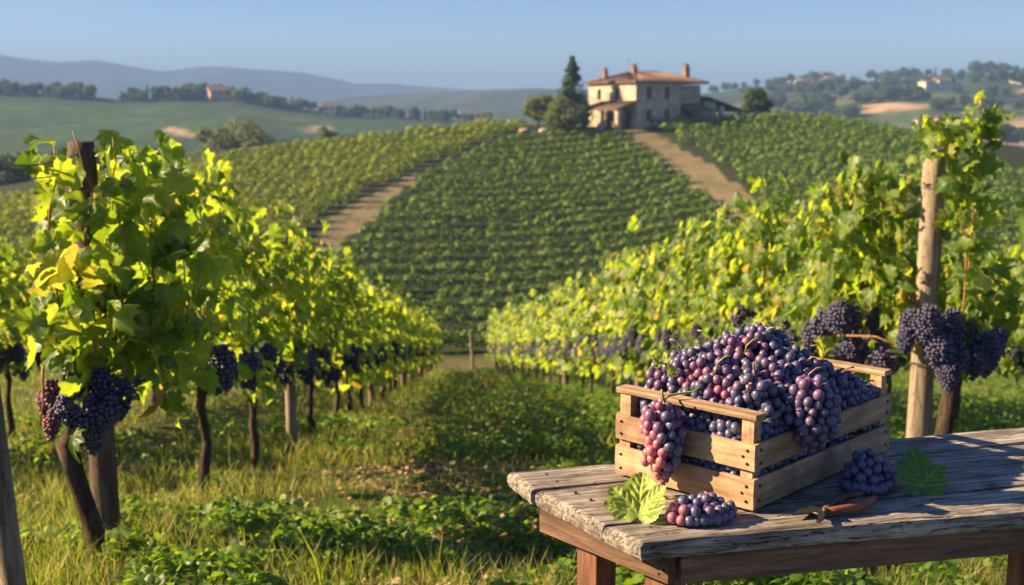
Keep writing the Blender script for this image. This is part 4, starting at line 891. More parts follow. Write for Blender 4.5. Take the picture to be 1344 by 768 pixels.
# front right vine
gy = 7.55; rp = P(1238, 588, gy); rp.z = H(rp.x, gy)
tp_ = [P(1236, 610, gy), P(1238, 575, gy), P(1243, 540, gy), P(1252, 500, gy), P(1240, 450, gy), P(1238, 420, gy)]
def exR(rng):
    n = 210; px = np.concatenate([rng.uniform(1090, 1205, 120), rng.uniform(1225, 1330, 90)]); py = np.concatenate([rng.uniform(225, 420, 120), rng.uniform(345, 430, 90)]); y = rng.uniform(7.9, 8.6, n); p = np.array([tuple(P(a, b_, c_)) for a, b_, c_ in zip(px, py, y)])
    q = shoot_leaves([(0, 0, 0), (0, 0, 1)], n, .125, 0, rng); return p, q[1], q[2], q[3]
hero('grapevine', 'front right grapevine behind the table with hanging black clusters beside the pale post', rp, tp_, [.07, .062, .058, .056, .05, .04],
     [(lp((1262, 440, gy), (1268, 330, gy), (1255, 240, gy-.05), (1240, 190, gy-.05), (1228, 165, gy)), .9), (lp((1262, 420, gy), (1275, 300, gy+.1), (1278, 200, gy), (1292, 140, gy)), 1.1), (lp((1240, 430, gy), (1180, 380, gy+.3), (1160, 300, gy+.5), (1150, 220, gy+.6)), 1.3), (lp((1240, 430, gy), (1130, 400, gy+.8), (1110, 300, gy+.9), (1100, 235, gy+1)), 1.3),
      (lp((1240, 430, gy), (1200, 410, gy+.2), (1185, 330, gy+.3), (1195, 230, gy+.25)), .9), (lp((1100, 440, gy+.5), (1150, 442, gy), (1200, 462, gy-.1)), .05)],
     105, .118, [(1200, 408, gy-.1, 1.0, 0), (1222, 402, gy-.15, 1.05, 0), (1250, 408, gy-.1, 1.1, 0), (1232, 440, gy-.2, 1.1, 0), (1258, 450, gy-.15, 1.1, 0), (1244, 470, gy-.22, .9, 0), (1300, 438, gy-.1, .95, 0), (1285, 455, gy-.1, 1.0, 0), (1192, 432, gy-.12, .8, 0), (1270, 420, gy, 1.1, 0), (1312, 430, gy, .8, 0),
               (1104, 396, 8.0, 1.1, 0), (1130, 448, 8.0, 1.0, 0), (1158, 452, 7.95, 1.1, 0), (1120, 402, 8.0, .9, 0), (1116, 446, 8.0, .9, 0), (1092, 402, 8.1, .8, 0), (1148, 404, 8.1, .7, 0), (985, 408, 10.2, 1.1, 0), (972, 402, 10.2, 1.0, 0)],
     bm_big, 901, 'grapevines of the row behind the table', lambda p: ~((proj(p)[0] > 1192) & (proj(p)[0] < 1242) & (proj(p)[1] > 205) & (proj(p)[1] < 560) & (p[:, 1] < 7.9)), .09, exR)

# ------------------------------------------------------------------ ground cover
def blade_t(w_, bend, s):
    return (np.array([(-w_*.5, 0, 0), (w_*.5, 0, 0), (-w_*.4, .5, bend*.25), (w_*.4, .5, bend*.25), (0, 1, bend)]), np.array([(0, 1, 3), (0, 3, 2), (2, 3, 4)]))
T_BL = [blade_t(.045, b_, 0) for b_ in (.1, .35, .6, .9)]
T_BLW = [blade_t(.09, b_, 0) for b_ in (.2, .5, .8)]
rng = np.random.default_rng(77)
def scatter(n, ya, yb, pw, xa, xb):
    u = rng.random(n); y = ya*(yb/ya)**(u**pw); half = .52*y+1.2; x = rng.uniform(-1, 1, n)*half
    k_ = (x > xa) & (x < xb); return x[k_], y[k_]
def fnoise(x, y, s, sd):                             # cheap smooth field
    g_ = np.random.default_rng(sd).random((64, 64)); u = (x*s) % 64; v = (y*s) % 64; i = u.astype(int); j = v.astype(int); a = u-i; b_ = v-j; a = a*a*(3-2*a); b_ = b_*b_*(3-2*b_); i1 = (i+1) % 64; j1 = (j+1) % 64
    return (g_[i, j]*(1-a)+g_[i1, j]*a)*(1-b_)+(g_[i, j1]*(1-a)+g_[i1, j1]*a)*b_
def zgr(x, y):                                      # the ground sheet itself, bilinear
    i = np.clip(np.searchsorted(xs, x)-1, 0, nx-2); j = np.clip(np.searchsorted(ys, y)-1, 0, ny-2); a = (x-xs[i])/(xs[i+1]-xs[i]); b_ = (y-ys[j])/(ys[j+1]-ys[j])
    return (ZZ[j, i]*(1-a)+ZZ[j, i+1]*a)*(1-b_)+(ZZ[j+1, i]*(1-a)+ZZ[j+1, i+1]*a)*b_
x, y = scatter(210000, 3.0, 58, .95, -30, 30)
f1 = fnoise(x, y, 1.3, 1)*.6+fnoise(x, y, 4.1, 2)*.4; rowd = np.minimum(np.abs(x-XL(y)), np.abs(x-XR(y)))
lush = np.clip(f1*1.5-.35+np.exp(-(rowd/.7)**2)*.30, 0, 1.2); k_ = rng.random(len(x)) < .15+lush; x, y, lush = x[k_], y[k_], lush[k_]
hgt = (.035+.12*lush)*rng.uniform(.4, 1.25, len(x))*np.clip(1+y*.012, 1, 1.5); hgt[rng.random(len(x)) < .006] *= 1.8
n_ = len(x); pos = np.stack([x, y, zgr(x, y)-.01], 1); nearb = y < 9
nr = np.stack([rng.normal(0, 1, n_), rng.normal(0, 1, n_), rng.uniform(.1, .5, n_)], 1); tp = np.stack([rng.normal(0, .33, n_), rng.normal(0, .33, n_), np.ones(n_)], 1)
V1, F1 = leaves(pos[nearb], nr[nearb], tp[nearb], hgt[nearb], T_BL, rng); V2, F2 = leaves(pos[~nearb], nr[~nearb], tp[~nearb], hgt[~nearb], T_BLW, rng)
o = npobj('grass', np.concatenate([V1, V2]), np.concatenate([F1, F2+len(V1)]), M['grass']); o['kind'] = 'stuff'; print('grass', n_)
# broad leaved weeds
x, y = scatter(260000, 3.0, 50, 1.0, -30, 30)
f1 = fnoise(x, y, .9, 5)*.55+fnoise(x, y, 3.3, 6)*.45; aisle = np.exp(-((x-.45-(y-6)*-.03)/1.1)**2)*(.10+.16*np.clip((10-y)/5, 0, 1))*(y < 26)+.25*(x > XR(y)-.8)
mk = np.clip((f1+aisle-.54)*3.2, 0, 1); k_ = rng.random(len(x)) < mk; x, y, mk = x[k_], y[k_], mk[k_]; n_ = len(x)
hh = rng.uniform(.1, 1, n_)**.8*(.04+.16*mk); pos = np.stack([x, y, zgr(x, y)+hh], 1); nr = np.stack([rng.normal(0, .6, n_), rng.normal(0, .6, n_), np.ones(n_)], 1); tp = rng.normal(0, 1, (n_, 3))
V, Fq = leaves(pos, nr, tp, rng.uniform(.022, .055, n_)*np.clip(.9+y*.02, 1, 1.8), [(t_[0]*np.array([.9, 1, .8]), t_[1]) for t_ in T_HEX], rng); o = npobj('low_weeds', V, Fq, M['clover']); o['kind'] = 'stuff'; print('weeds', n_)
# dry leaf litter
x, y = scatter(90000, 3.0, 30, 1.0, -12, 12); k_ = rng.random(len(x)) < np.clip((fnoise(x, y, .8, 9)*.6+fnoise(x, y, 3, 8)*.4-.45)*3.5, .08, 1)*np.clip(1.1-.35*np.abs(x+.6), .25, 1); x, y = x[k_], y[k_]; n_ = len(x); pos = np.stack([x, y, zgr(x, y)+rng.uniform(.003, .03, n_)], 1)
nr = np.stack([rng.normal(0, .45, n_), rng.normal(0, .45, n_), np.ones(n_)], 1); V, Fq = leaves(pos, nr, rng.normal(0, 1, (n_, 3)), rng.uniform(.010, .042, n_), T_HEX, rng)
o = npobj('leaf_litter', V, Fq, M['litter']); o['kind'] = 'stuff'

# ------------------------------------------------------------------ table
TZ = .80; TT = .036
cl_ = [onz(665, 618, TZ), onz(697, 642, TZ), onz(745, 666, TZ), onz(790, 689, TZ), onz(842, 712, TZ)]
cr_ = [onz(1344, 560, TZ), onz(1344, 580, TZ), onz(1344, 606, TZ), onz(1344, 635, TZ), onz(1344, 671, TZ)]
cr_ = [a+(b_-a)*1.42 for a, b_ in zip(cl_, cr_)]
TR = math.atan2((cr_[2]-cl_[2]).y, (cr_[2]-cl_[2]).x)
tb = empty('table', (cl_[4].x, cl_[4].y, H(cl_[4].x, cl_[4].y)), TR); tag(tb, 'weathered grey plank table on a reddish brown frame in the right foreground', 'table')
Ti = (Matrix.Translation(tb.location) @ Matrix.Rotation(TR, 4, 'Z')).inverted()
TM = Ti.inverted()
def board(mb, c4, zt, th, nL=70, nW=8, amp=.0035, seed=0, endamp=.0042):
    """closed box lattice between four corners (left-far, right-far, right-near, left-near), noise worn edges"""
    A, B, C, D = [Vector((p.x, p.y, 0)) for p in c4]; vid = {}; vs = []; nT = 3
    def vert(i, j, k):
        key = (i, j, k)
        if key in vid: return vid[key]
        u = i/nL; v = j/nW; w_ = k/nT; p = A.lerp(B, u).lerp(D.lerp(C, u), v); z = zt-th*(1-w_)
        ax = (B-A).normalized(); ay = (D-A).normalized(); o_ = Vector((seed*5.1, seed*3.3, 0))
        e1 = mnoise.noise(Vector((u*9, v*1.5, seed)))*amp*.6
        z += e1*.8 + mnoise.noise(Vector((u*2.0, seed*3.7, 1)))*amp*.9
        gr = mnoise.noise(Vector((u*3, v*11+seed*9, w_*2)))*.0011; z += gr
        if j in (0, nW):
            s_ = -1 if j == 0 else 1; p = p+ay*s_*(mnoise.noise(Vector((u*14, seed*9, s_)))*amp*.8-(.0022 if k in (0, nT) else 0)); z -= .002 if k == nT else 0
        if i in (0, nL):
            s_ = -1 if i == 0 else 1; p = p+ax*s_*(mnoise.noise(Vector((v*8+seed*3, w_*3, s_)))*endamp+mnoise.noise(Vector((v*26+seed*3, w_*9, s_)))*endamp*.5-(.004 if k in (0, nT) else 0)); z -= .003 if k == nT else 0
        vid[key] = len(vs); vs.append(tuple(Ti @ Vector((p.x, p.y, z)))); return vid[key]
    fs = []
    for i in range(nL):
        for j in range(nW):
            fs.append((vert(i, j, nT), vert(i, j+1, nT), vert(i+1, j+1, nT), vert(i+1, j, nT))); fs.append((vert(i, j, 0), vert(i+1, j, 0), vert(i+1, j+1, 0), vert(i, j+1, 0)))
    for i in range(nL):
        for k in range(nT):
            fs.append((vert(i, 0, k), vert(i, 0, k+1), vert(i+1, 0, k+1), vert(i+1, 0, k))); fs.append((vert(i, nW, k), vert(i+1, nW, k), vert(i+1, nW, k+1), vert(i, nW, k+1)))
    for j in range(nW):
        for k in range(nT):
            fs.append((vert(0, j, k), vert(0, j+1, k), vert(0, j+1, k+1), vert(0, j, k+1))); fs.append((vert(nL, j, k), vert(nL, j, k+1), vert(nL, j+1, k+1), vert(nL, j+1, k)))
    mb.add(vs, fs)
for i in range(4):
    g_ = .0025; a, b_, c_, d_ = cl_[i], cr_[i], cr_[i+1], cl_[i+1]; n_ = (d_-a).normalized(); ex = (b_-a).normalized()*(0, .008, .002, .0)[i]
    c4 = [a+n_*g_+ex, b_+n_*g_, c_-n_*g_, d_-n_*g_+ex]; mb = MB(); board(mb, c4, TZ-(.0, .002, .0, .001)[i], TT, 150, 14, .004, i+1); mb.build('plank', M['plank'], tb)
def bar(name, a, b_, w_, h_, mat_, parent, seed=0, bev=.002):
    """a straight bar between world points a and b (centre line), w wide, h high"""
    a = Vector(a); b_ = Vector(b_); o = MB().box(0, (b_-a).length, -w_/2, w_/2, -h_/2, h_).build(name, mat_, parent, False, bev); X = (b_-a).normalized(); Zv = Vector((0, 0, 1)); Y = Zv.cross(X).normalized(); Zv = X.cross(Y)
    mw = Matrix((( X.x, Y.x, Zv.x, a.x), (X.y, Y.y, Zv.y, a.y), (X.z, Y.z, Zv.z, a.z), (0, 0, 0, 1))); o.matrix_local = (Ti @ mw) if parent is tb else mw; return o
zb_ = TZ-TT-.003; ah = .062
ux = (cr_[4]-cl_[4]).normalized(); ux = Vector((ux.x, ux.y, 0)); uf = (cl_[0]-cl_[4]); uf = Vector((uf.x, uf.y, 0)).normalized(); uy = Vector((-ux.y, ux.x, 0))
A1 = onz(884, 758, zb_-.03); A1 = Vector((A1.x, A1.y, 0)); A0 = onz(749, 696, zb_-.03); A0 = Vector((A0.x, A0.y, 0))
A1 = A1+uy*.040+ux*.004; ed = (A0-A1).normalized(); nrm_in = Vector((ed.y, -ed.x, 0))
def up(v, z): return Vector((v.x, v.y, z))
Aend = A1+ed*((A0-A1).length+.10)
bar('end_apron', up(A1+nrm_in*.012, zb_-ah/2), up(Aend+nrm_in*.012, zb_-ah/2), .024, ah, M['table_frame'], tb)
bar('front_apron', up(A1+ux*.027+uy*.012, zb_-ah/2-.0015), up(A1+ux*1.75+uy*.012, zb_-ah/2-.0015), .024, ah, M['table_frame'], tb)
bar('back_apron', up(Aend+ux*.03, zb_-ah/2-.001), up(Aend+ux*1.6, zb_-ah/2-.001), .024, ah, M['table_frame'], tb)
def leg(p, bot_in=.0):
    g_ = H(p.x, p.y)-.03; zt = zb_-.0
    o = MB().box(-.03, .03, -.03, .03, 0, zt-g_).build('leg', M['table_leg'], tb, False, .003); mw = Matrix.Translation((p.x, p.y, g_)) @ Matrix.Rotation(math.atan2(ed.y, ed.x), 4, 'Z'); o.matrix_local = Ti @ mw; return o
L1 = A0+nrm_in*.058+ed*-.02; leg(L1); leg(A1+nrm_in*.060+ed*.06)
R1 = onz(1329, 716, zb_-ah); R1 = Vector((R1.x, R1.y, 0)); leg(R1+ux*.085+uy*.062); leg(A1+ux*1.68+uy*.06); leg(A1+ux*1.68+uy*.06+ed*.40)
# nails at the visible apron corner and in the planks
def nail(world, nrm, parent, inv, r=.0035):
    o = MB().tube([(0, 0, -.004), (0, 0, .0012), (0, 0, .0018)], [r, r, r*.6], 10).build('nail', M['nail'], parent, True)
    q = Vector(nrm).to_track_quat('Z', 'Y').to_matrix().to_4x4(); o.matrix_local = inv @ (Matrix.Translation(world) @ q)
for k in range(4): nail(up(A1+ed*(.012+.012*(k % 2)), zb_-.014-.011*k), -nrm_in, tb, Ti, .0028)
for i in range(4):
    for f in (.3, .7):
        p = cl_[i].lerp(cl_[i+1], f)+ux*.075; nail(Vector((p.x, p.y, TZ-.001)), (0, 0, 1), tb, Ti, .0035)

# ------------------------------------------------------------------ crate
cb = onz(985.6, 671.8, TZ); CR = math.radians(46); CZ = TZ+.0045
crate = empty('wooden_crate', (cb.x, cb.y, CZ), CR); tag(crate, 'slatted pale wood crate heaped with grapes on the plank table', 'crate')
CM = Matrix.Translation(crate.location) @ Matrix.Rotation(CR, 4, 'Z')
CL, CW, CT = .58, .342, .0105
def slat(a0, a1, b0, b1, z0_, z1_, m_, seed, name='slat'):
    """slat with slightly worn edges"""
    mb = MB(); long_a = (a1-a0) > (b1-b0); n = 26; vs = []; prof = [(0, 0), (1, 0), (1, .5), (1, 1), (0, 1), (0, .5)]
    for i in range(n+1):
        f = i/n
        for (s, z) in prof:
            w_ = mnoise.noise(Vector((f*4+seed, z*3, seed*1.7)))*.0016; wz = mnoise.noise(Vector((f*5+seed, z*3+4, s)))*.0016; ch = .0012 if z in (0, 1) else 0
            if long_a: vs.append((a0+(a1-a0)*f, b0+(b1-b0)*s+(w_*.5-ch if s else ch+w_*.5), z0_+(z1_-z0_)*z+wz))
            else: vs.append((a0+(a1-a0)*s+(w_*.5-ch if s else ch+w_*.5), b0+(b1-b0)*f, z0_+(z1_-z0_)*z+wz))
    fs = [(i*6+k, i*6+(k+1) % 6, (i+1)*6+(k+1) % 6, (i+1)*6+k) for i in range(n) for k in range(6)]+[tuple(range(6))[::-1], tuple(n*6+k for k in range(6))]
    if not long_a: fs = [q[::-1] for q in fs]
    return mb.add(vs, fs).build(name, m_, crate)
def cnail(sl_, a, b_, z, nrm):
    o = MB().tube([(0, 0, -.004), (0, 0, .0010), (0, 0, .0016)], [.0032, .0032, .002], 10).build('nail', M['nail'], sl_, True)
    o.matrix_local = Matrix.Translation((a, b_, z)) @ Vector(nrm).to_track_quat('Z', 'Y').to_matrix().to_4x4()
zz2 = ((.003, .066), (.084, .139))
for k, (za, zb) in enumerate(zz2):
    s_ = slat(-CT-.0008, -.0008, -CT-.0006, CW+.004, za, zb, M['crate_short'], 1+k)
    for b_ in (.006, .016, CW-.012):
        for f in ((.25, .75) if b_ != .016 else (.5,)): cnail(s_, -CT-.0012, b_, za+(zb-za)*f, (-1, 0, 0))
    s_ = slat(CL+.0008, CL+CT, -CT-.0006, CW+.004, za, zb, M['crate_short'], 4+k)
    s_ = slat(.0002, CL, -CT-.0008, -.0008, za, zb, M['crate_long'], 7+k)
    for a in (.012, CL-.014):
        for f in (.25, .75): cnail(s_, a, -CT-.0012, za+(zb-za)*f, (0, -1, 0))
    slat(.0002, CL, CW+.0008, CW+.0008+CT, za, zb, M['crate_long'], 10+k)
for a in (0, CL-.028):
    for b_ in (0, CW-.028): slat(a, a+.028, b_, b_+.0281, .002, .186, M['crate'], 13+a*9+b_*5, 'corner_post')
slat(-.006, .030, -.008, CW+.008, .187, .199, M['crate_short'], 21, 'handle_bar'); slat(CL-.030, CL+.006, -.008, CW+.008, .187, .199, M['crate_short'], 22, 'handle_bar')
for k in range(4): slat(.004, CL-.004, .001+k*.0835, .079+k*.0835, -.003, .0015, M['crate_long'], 24+k, 'bottom_board')

# ------------------------------------------------------------------ grapes
berry_me = npmesh('berry', ICO3[0], ICO3[1], M['berry'], True)
def relax(p, r, proj_f, iters=60, pull=0):
    p = p.copy()
    for it in range(iters):
        cell = {}; n = len(p); D = p[:, None]-p[None]; d2 = (D**2).sum(2); np.fill_diagonal(d2, 9); rs = (r[:, None]+r[None])*.97
        I, J = np.nonzero((d2 < rs**2)); dd = np.sqrt(d2[I, J])+1e-7; ov = (rs[I, J]-dd)*.5; mv = D[I, J]/dd[:, None]*ov[:, None]*.85
        dp = np.zeros_like(p); np.add.at(dp, I, mv); p = proj_f(p+dp)
    return p
nA, nB = 8, 3
rng = np.random.default_rng(5)
cen = [((i+.5+(.22 if j % 2 else -.12))/nA*CL+rng.uniform(-.014, .014), (j+.5)/nB*CW+rng.uniform(-.016, .016), i, j) for i in range(nA) for j in range(nB)]
cen_a = np.array([(q[0], q[1]) for q in cen])
cth = rng.uniform(-.7, .7, len(cen)); cup = rng.uniform(-.012, .016, len(cen))
def cell(a, b_):
    dx = np.asarray(a)[..., None]-cen_a[:, 0]; dy = np.asarray(b_)[..., None]-cen_a[:, 1]; u = dx*np.cos(cth)+dy*np.sin(cth); v = -dx*np.sin(cth)+dy*np.cos(cth)
    return np.sqrt((u*1.1)**2+(v*.85)**2)
lobes = [(rng.uniform(.05, .5), rng.uniform(.04, .30), rng.uniform(0, 3.1), rng.uniform(.5, 1)) for _ in range(20)]
lobes += [(.07, .08, 1.2, 1.4), (.15, .19, .4, 1.3), (.20, .07, .3, 1.2), (.34, .12, 1.0, 1.0), (.30, .03, .2, .9)]
def mound(a, b_):
    h = .158+.070*sstep(.015, .10, a)*sstep(.57, .36, a)*(.5+.5*sstep(-.02, .10, b_))+.078*np.exp(-((a-.265)/.10)**2-((b_-.185)/.10)**2)
    for la, lb, th, am in lobes:
        dx, dy = a-la, b_-lb; u = dx*math.cos(th)+dy*math.sin(th); v = -dx*math.sin(th)+dy*math.cos(th)
        h = h+.012*am*np.exp(-(u/.055)**2-(v/.030)**2)*sstep(.02, .09, a)*sstep(.57, .50, a)
    dd = cell(a, b_); so_ = np.sort(dd, -1); k_ = dd.argmin(-1)
    return h-.012+.020*np.exp(-(so_[..., 0]/.038)**2)-.022*np.exp(-((so_[..., 1]-so_[..., 0])/.012)**2)+cup[k_]*sstep(.03, .1, a)*sstep(.56, .5, a)
N0 = 2500; rr0 = .0103*rng.uniform(.86, 1.12, N0); a = rng.uniform(.012, CL-.012, N0); b_ = rng.uniform(.012, CW-.012, N0); hh = mound(a, b_); z = hh-rng.uniform(0, .058, N0)
wallm = rng.random(N0) < .31; side = rng.random(N0) < .42; a = np.where(wallm & side, rng.uniform(.012, .04, N0), a); b_ = np.where(wallm & ~side, rng.uniform(.012, .045, N0), b_); z = np.where(wallm, rng.uniform(.014, .16, N0), z)
lo = np.where(wallm, .014, -1)
def pj(p):
    p[:, 0] = np.clip(p[:, 0], rr0+.001, CL-rr0-.001); p[:, 1] = np.clip(p[:, 1], rr0+.001, CW-rr0-.001)
    h_ = mound(p[:, 0], p[:, 1]); p[:, 2] = np.clip(p[:, 2], np.maximum(.012, np.where(wallm, .012, h_-.075)), h_)
    for ca in (.014, CL-.014):                      # keep clear of posts and handle bars
        for cbb in (.014, CW-.014):
            m_ = (np.abs(p[:, 0]-ca) < .014+rr0) & (np.abs(p[:, 1]-cbb) < .014+rr0) & (p[:, 2] < .2); s_ = 1 if ca < .1 else -1
            p[m_, 0] = ca+s_*(.014+rr0[m_]+.0005)
        m_ = (np.abs(p[:, 0]-ca) < .017+rr0) & (p[:, 2] > .187-rr0) & (p[:, 2] < .199+rr0); s_ = 1 if ca < .1 else -1
        p[m_, 2] = np.where(p[m_, 2] < .193, .187-rr0[m_], p[m_, 2]); m2 = m_ & (p[:, 2] >= .193); p[m2, 0] = ca+s_*(.017+rr0[m2])
    return p
pts = relax(np.stack([a, b_, z], 1), rr0, pj, 46)
def put_berry(p, r, col, parent, rnd):
    o = bpy.data.objects.new('berry', berry_me); S.collection.objects.link(o); o.parent = parent; o.location = p; o.scale = (r*rnd.uniform(.94, 1), r*rnd.uniform(.94, 1), r*rnd.uniform(1.04, 1.2)); o.rotation_euler = (rnd.uniform(-.5, .5), rnd.uniform(-.5, .5), rnd.uniform(0, 6)); o.color = (*col, 1)
def bcol(red, rnd):
    """red 0 black-blue .. 1 rose .. 1.5 amber"""
    r_ = red+rnd.gauss(0, .10)
    stops = [(-.3, (.010, .013, .04)), (.15, (.016, .014, .05)), (.4, (.045, .014, .055)), (.65, (.13, .020, .060)), (.9, (.30, .035, .055)), (1.15, (.46, .08, .06)), (1.5, (.62, .22, .05))]
    r_ = max(-.29, min(1.49, r_))
    for (p0, c0), (p1, c1) in zip(stops[:-1], stops[1:]):
        if r_ <= p1: f = (r_-p0)/(p1-p0); return tuple(a_+(b__-a_)*f for a_, b__ in zip(c0, c1))
spots = []                                          # where the reddest berries lie (crate frame, height, radius, strength)
CMi = CM.inverted()
for px, py, y_, rad, st in ((948, 512, 2.36, .035, 1.0), (938, 512, 2.34, .016, .5), (985, 462, 2.50, .045, .55), (1012, 500, 2.42, .04, .55), (1000, 438, 2.55, .04, .5), (1085, 480, 2.62, .035, .35), (905, 500, 2.45, .03, .3), (1050, 545, 2.42, .03, .25)):
    spots.append((CMi @ P(px, py, y_), rad, st))
lanes = ['near side', 'middle', 'far side']; own = cell(pts[:, 0], pts[:, 1]).argmin(-1)
rnd = random.Random(3)
for k, (ca_, cb_, i, j) in enumerate(cen):
    m_ = np.nonzero(own == k)[0]
    if len(m_) < 5: continue
    base_r = rnd.choice([.0, .08, .16, .26, .38, .5]) if i < 6 else rnd.choice([-.05, .05, .12])
    p0 = CM @ Vector((ca_, cb_, .16)); e = empty('grape_bunch', p0, CR)
    mean_red = 0; reds = []
    for q in m_:
        red = base_r+.18*mnoise.noise(Vector(pts[q])*14)
        for sp_, rad, st in spots: red += st*math.exp(-((Vector(pts[q])-sp_).length/rad)**2)
        reds.append(red)
    mean_red = sorted(reds)[len(reds)*3//4]
    cname = 'rosy red' if mean_red > .75 else 'reddish purple' if mean_red > .42 else 'purple' if mean_red > .22 else 'blue black'
    tag(e, '%s grape bunch in the crate, %s from the handle end, %s lane' % (cname, ordn(i+1), lanes[j]), 'grapes', 'grape bunches heaped in the crate')
    if len(m_) > 100:
        sc0 = pts[m_, 2]+.10*((pts[m_, 0] < .03) | (pts[m_, 1] < .03)); order = np.argsort(-sc0); rest = m_[order[100:]]
        ob = npobj('lower_berries', *spheres(pts[rest]-np.array([ca_, cb_, .16]), rr0[rest], ICO2), M['berry'], e, True); ob['kind'] = 'stuff'; ob.color = (.016, .014, .05, 1)
        order = order[:100]; m_ = m_[order]; reds = [reds[o_] for o_ in order]
    for q, red in zip(m_, reds): put_berry(Vector(pts[q])-Vector((ca_, cb_, .16)), rr0[q], bcol(red, rnd), e, rnd)
    ht = float(mound(np.array(ca_), np.array(cb_)))-.16; an = rnd.uniform(0, 6.28); q_ = .034
    MB().tube([(math.cos(an)*q_*.9, math.sin(an)*q_*.9, ht-.03), (math.cos(an)*q_*1.1, math.sin(an)*q_*1.1, ht-.004), (math.cos(an+.3)*q_*1.35, math.sin(an+.3)*q_*1.35, ht+.010), (math.cos(an+.5)*q_*1.6, math.sin(an+.5)*q_*1.6, ht+.012)], [.002, .0019, .0018, .0024], 7).build('stem', M['stem'] if k % 3 else M['cane'], e, True)
def stem(parent, pts_, r=.0022, name='stem', m_='stem'): MB().tube(pts_, [r*(1-.4*i/len(pts_)) for i in range(len(pts_))], 8).build(name, M[m_], parent, True)
def loose(name, label, origin, P_, Rr, redf, group=None):
    e = empty(name, origin); tag(e, label, 'grapes', group)
    for p, r in zip(P_, Rr): put_berry(p, r, bcol(redf(p), rnd), e, rnd)
    return e
# bunch hanging over the handle bar
rg = np.random.default_rng(31); p, r_ = bunch_pts(.165, .070, .0106, rg, 1.55); p[:, 0] *= .8
o3 = CM @ Vector((-.045, .193, .186))
def pjh(q):                                         # stays outside the slats
    w_ = np.array([tuple(CMi @ (Vector(v)+o3)) for v in q]); w_[:, 0] = np.minimum(w_[:, 0], -CT-.002-r_*1.02); return np.array([tuple(CM @ Vector(v)-o3) for v in w_])
p = relax(p, r_, pjh, 25)
hb = loose('grape_bunch', 'long rosy purple grape bunch hanging over the handle bar down the front of the crate', o3, p, r_, lambda q: .62+.5*math.sin(q[0]*60+q[2]*35)*.6+(.25 if q[0] < 0 else -.22))
stem(hb, [(0, 0, -.10), (.0, .0, -.03), (.004, .006, .016), (.014, .018, .0225), (.045, .028, .026), (.068, .022, .030), (.085, .03, .042)], .0034); stem(hb, [(.004, .006, .014), (-.002, -.006, .03), (-.004, -.008, .042)], .003)
# bunch spilling over the long side
rg = np.random.default_rng(33); p, r_ = bunch_pts(.135, .088, .0108, rg, 1.5); p[:, 1] *= .75
o4 = CM @ Vector((.180, -.030, .232))
def pjs(q):
    w_ = np.array([tuple(CMi @ (Vector(v)+o4)) for v in q]); low = w_[:, 2] < .165; w_[low, 1] = np.minimum(w_[low, 1], -CT-.002-r_[low]*1.02); return np.array([tuple(CM @ Vector(v)-o4) for v in w_])
p = relax(p, r_, pjs, 25); loose('grape_bunch', 'purple grape bunch spilling over the top slat of the long side of the crate', o4, p, r_, lambda q: .28+.3*max(0, q[2]/.05+1))
# loose bunches lying on the table
def heap(n, ra, rb, h_, rad, seed, ang):
    rg = np.random.default_rng(seed); r_ = rad*rg.uniform(.85, 1.1, n); th = rg.uniform(0, 6.28, n); q = rg.uniform(0, 1, n)**.5; p = np.stack([np.cos(th)*q*ra, np.sin(th)*q*rb, rg.uniform(rad, h_, n)], 1)
    def pr(v):
        e_ = np.sqrt((v[:, 0]/ra)**2+(v[:, 1]/rb)**2); s_ = np.where(e_ > 1, 1/np.maximum(e_, 1e-6), 1); v[:, 0] *= s_; v[:, 1] *= s_; e_ = np.minimum(e_, 1)
        v[:, 2] = np.clip(v[:, 2], r_, r_+h_*np.sqrt(np.clip(1-e_**2, 0, 1))+.001); return v
    p = relax(p, r_, pr, 60); c_, s_ = math.cos(ang), math.sin(ang); return np.stack([p[:, 0]*c_-p[:, 1]*s_, p[:, 0]*s_+p[:, 1]*c_, p[:, 2]], 1), r_
p, r_ = heap(62, .068, .036, .030, .0105, 51, TR); o5 = onz(920, 681, TZ+.004)
fb = loose('grape_bunch', 'small plum coloured grape bunch lying on the table in front of the crate', o5, p, r_, lambda q: .28+(.5 if q[0] < -.03 and q[2] < .03 else 0)+.2*math.sin(q[0]*90))
p, r_ = heap(84, .054, .044, .066, .0108, 53, TR+.3); o6 = onz(1138, 640, TZ+.004)
loose('grape_bunch', 'shaded dark purple grape bunch leaning against the long side of the crate', o6, p, r_, lambda q: .12+.15*math.sin(q[1]*80))

# ------------------------------------------------------------------ leaves and shears on the table
m, t, b, o = mat('fresh_leaf'); at = t.nodes.new('ShaderNodeAttribute'); at.attribute_name = 'vein'; oi = t.nodes.new('ShaderNodeObjectInfo')
n1 = noise(t, coords(t), 60, 4); lc = mix(t, 1.0, oi.outputs['Color'], ramp(t, n1, [(.3, (.75, .8, .7)), (.7, (1.2, 1.15, 1.1))]), 'MULTIPLY')
sp = t.nodes.new('ShaderNodeSeparateColor'); t.links.new(at.outputs['Color'], sp.inputs[0]); lc = mix(t, sp.outputs[0], lc, (.34, .42, .14))
t.links.new(lc, b.inputs['Base Color']); b.inputs['Roughness'].default_value = .45
tr = t.nodes.new('ShaderNodeBsdfTranslucent'); t.links.new(mix(t, .35, lc, (.5, .6, .05)), tr.inputs['Color']); mx = t.nodes.new('ShaderNodeMixShader'); mx.inputs[0].default_value = .4
t.links.new(b.outputs[0], mx.inputs[1]); t.links.new(tr.outputs[0], mx.inputs[2]); t.links.new(mx.outputs[0], o.inputs['Surface']); bump(t, b, noise(t, coords(t), 220, 3), .3, .002); M['fresh_leaf'] = m
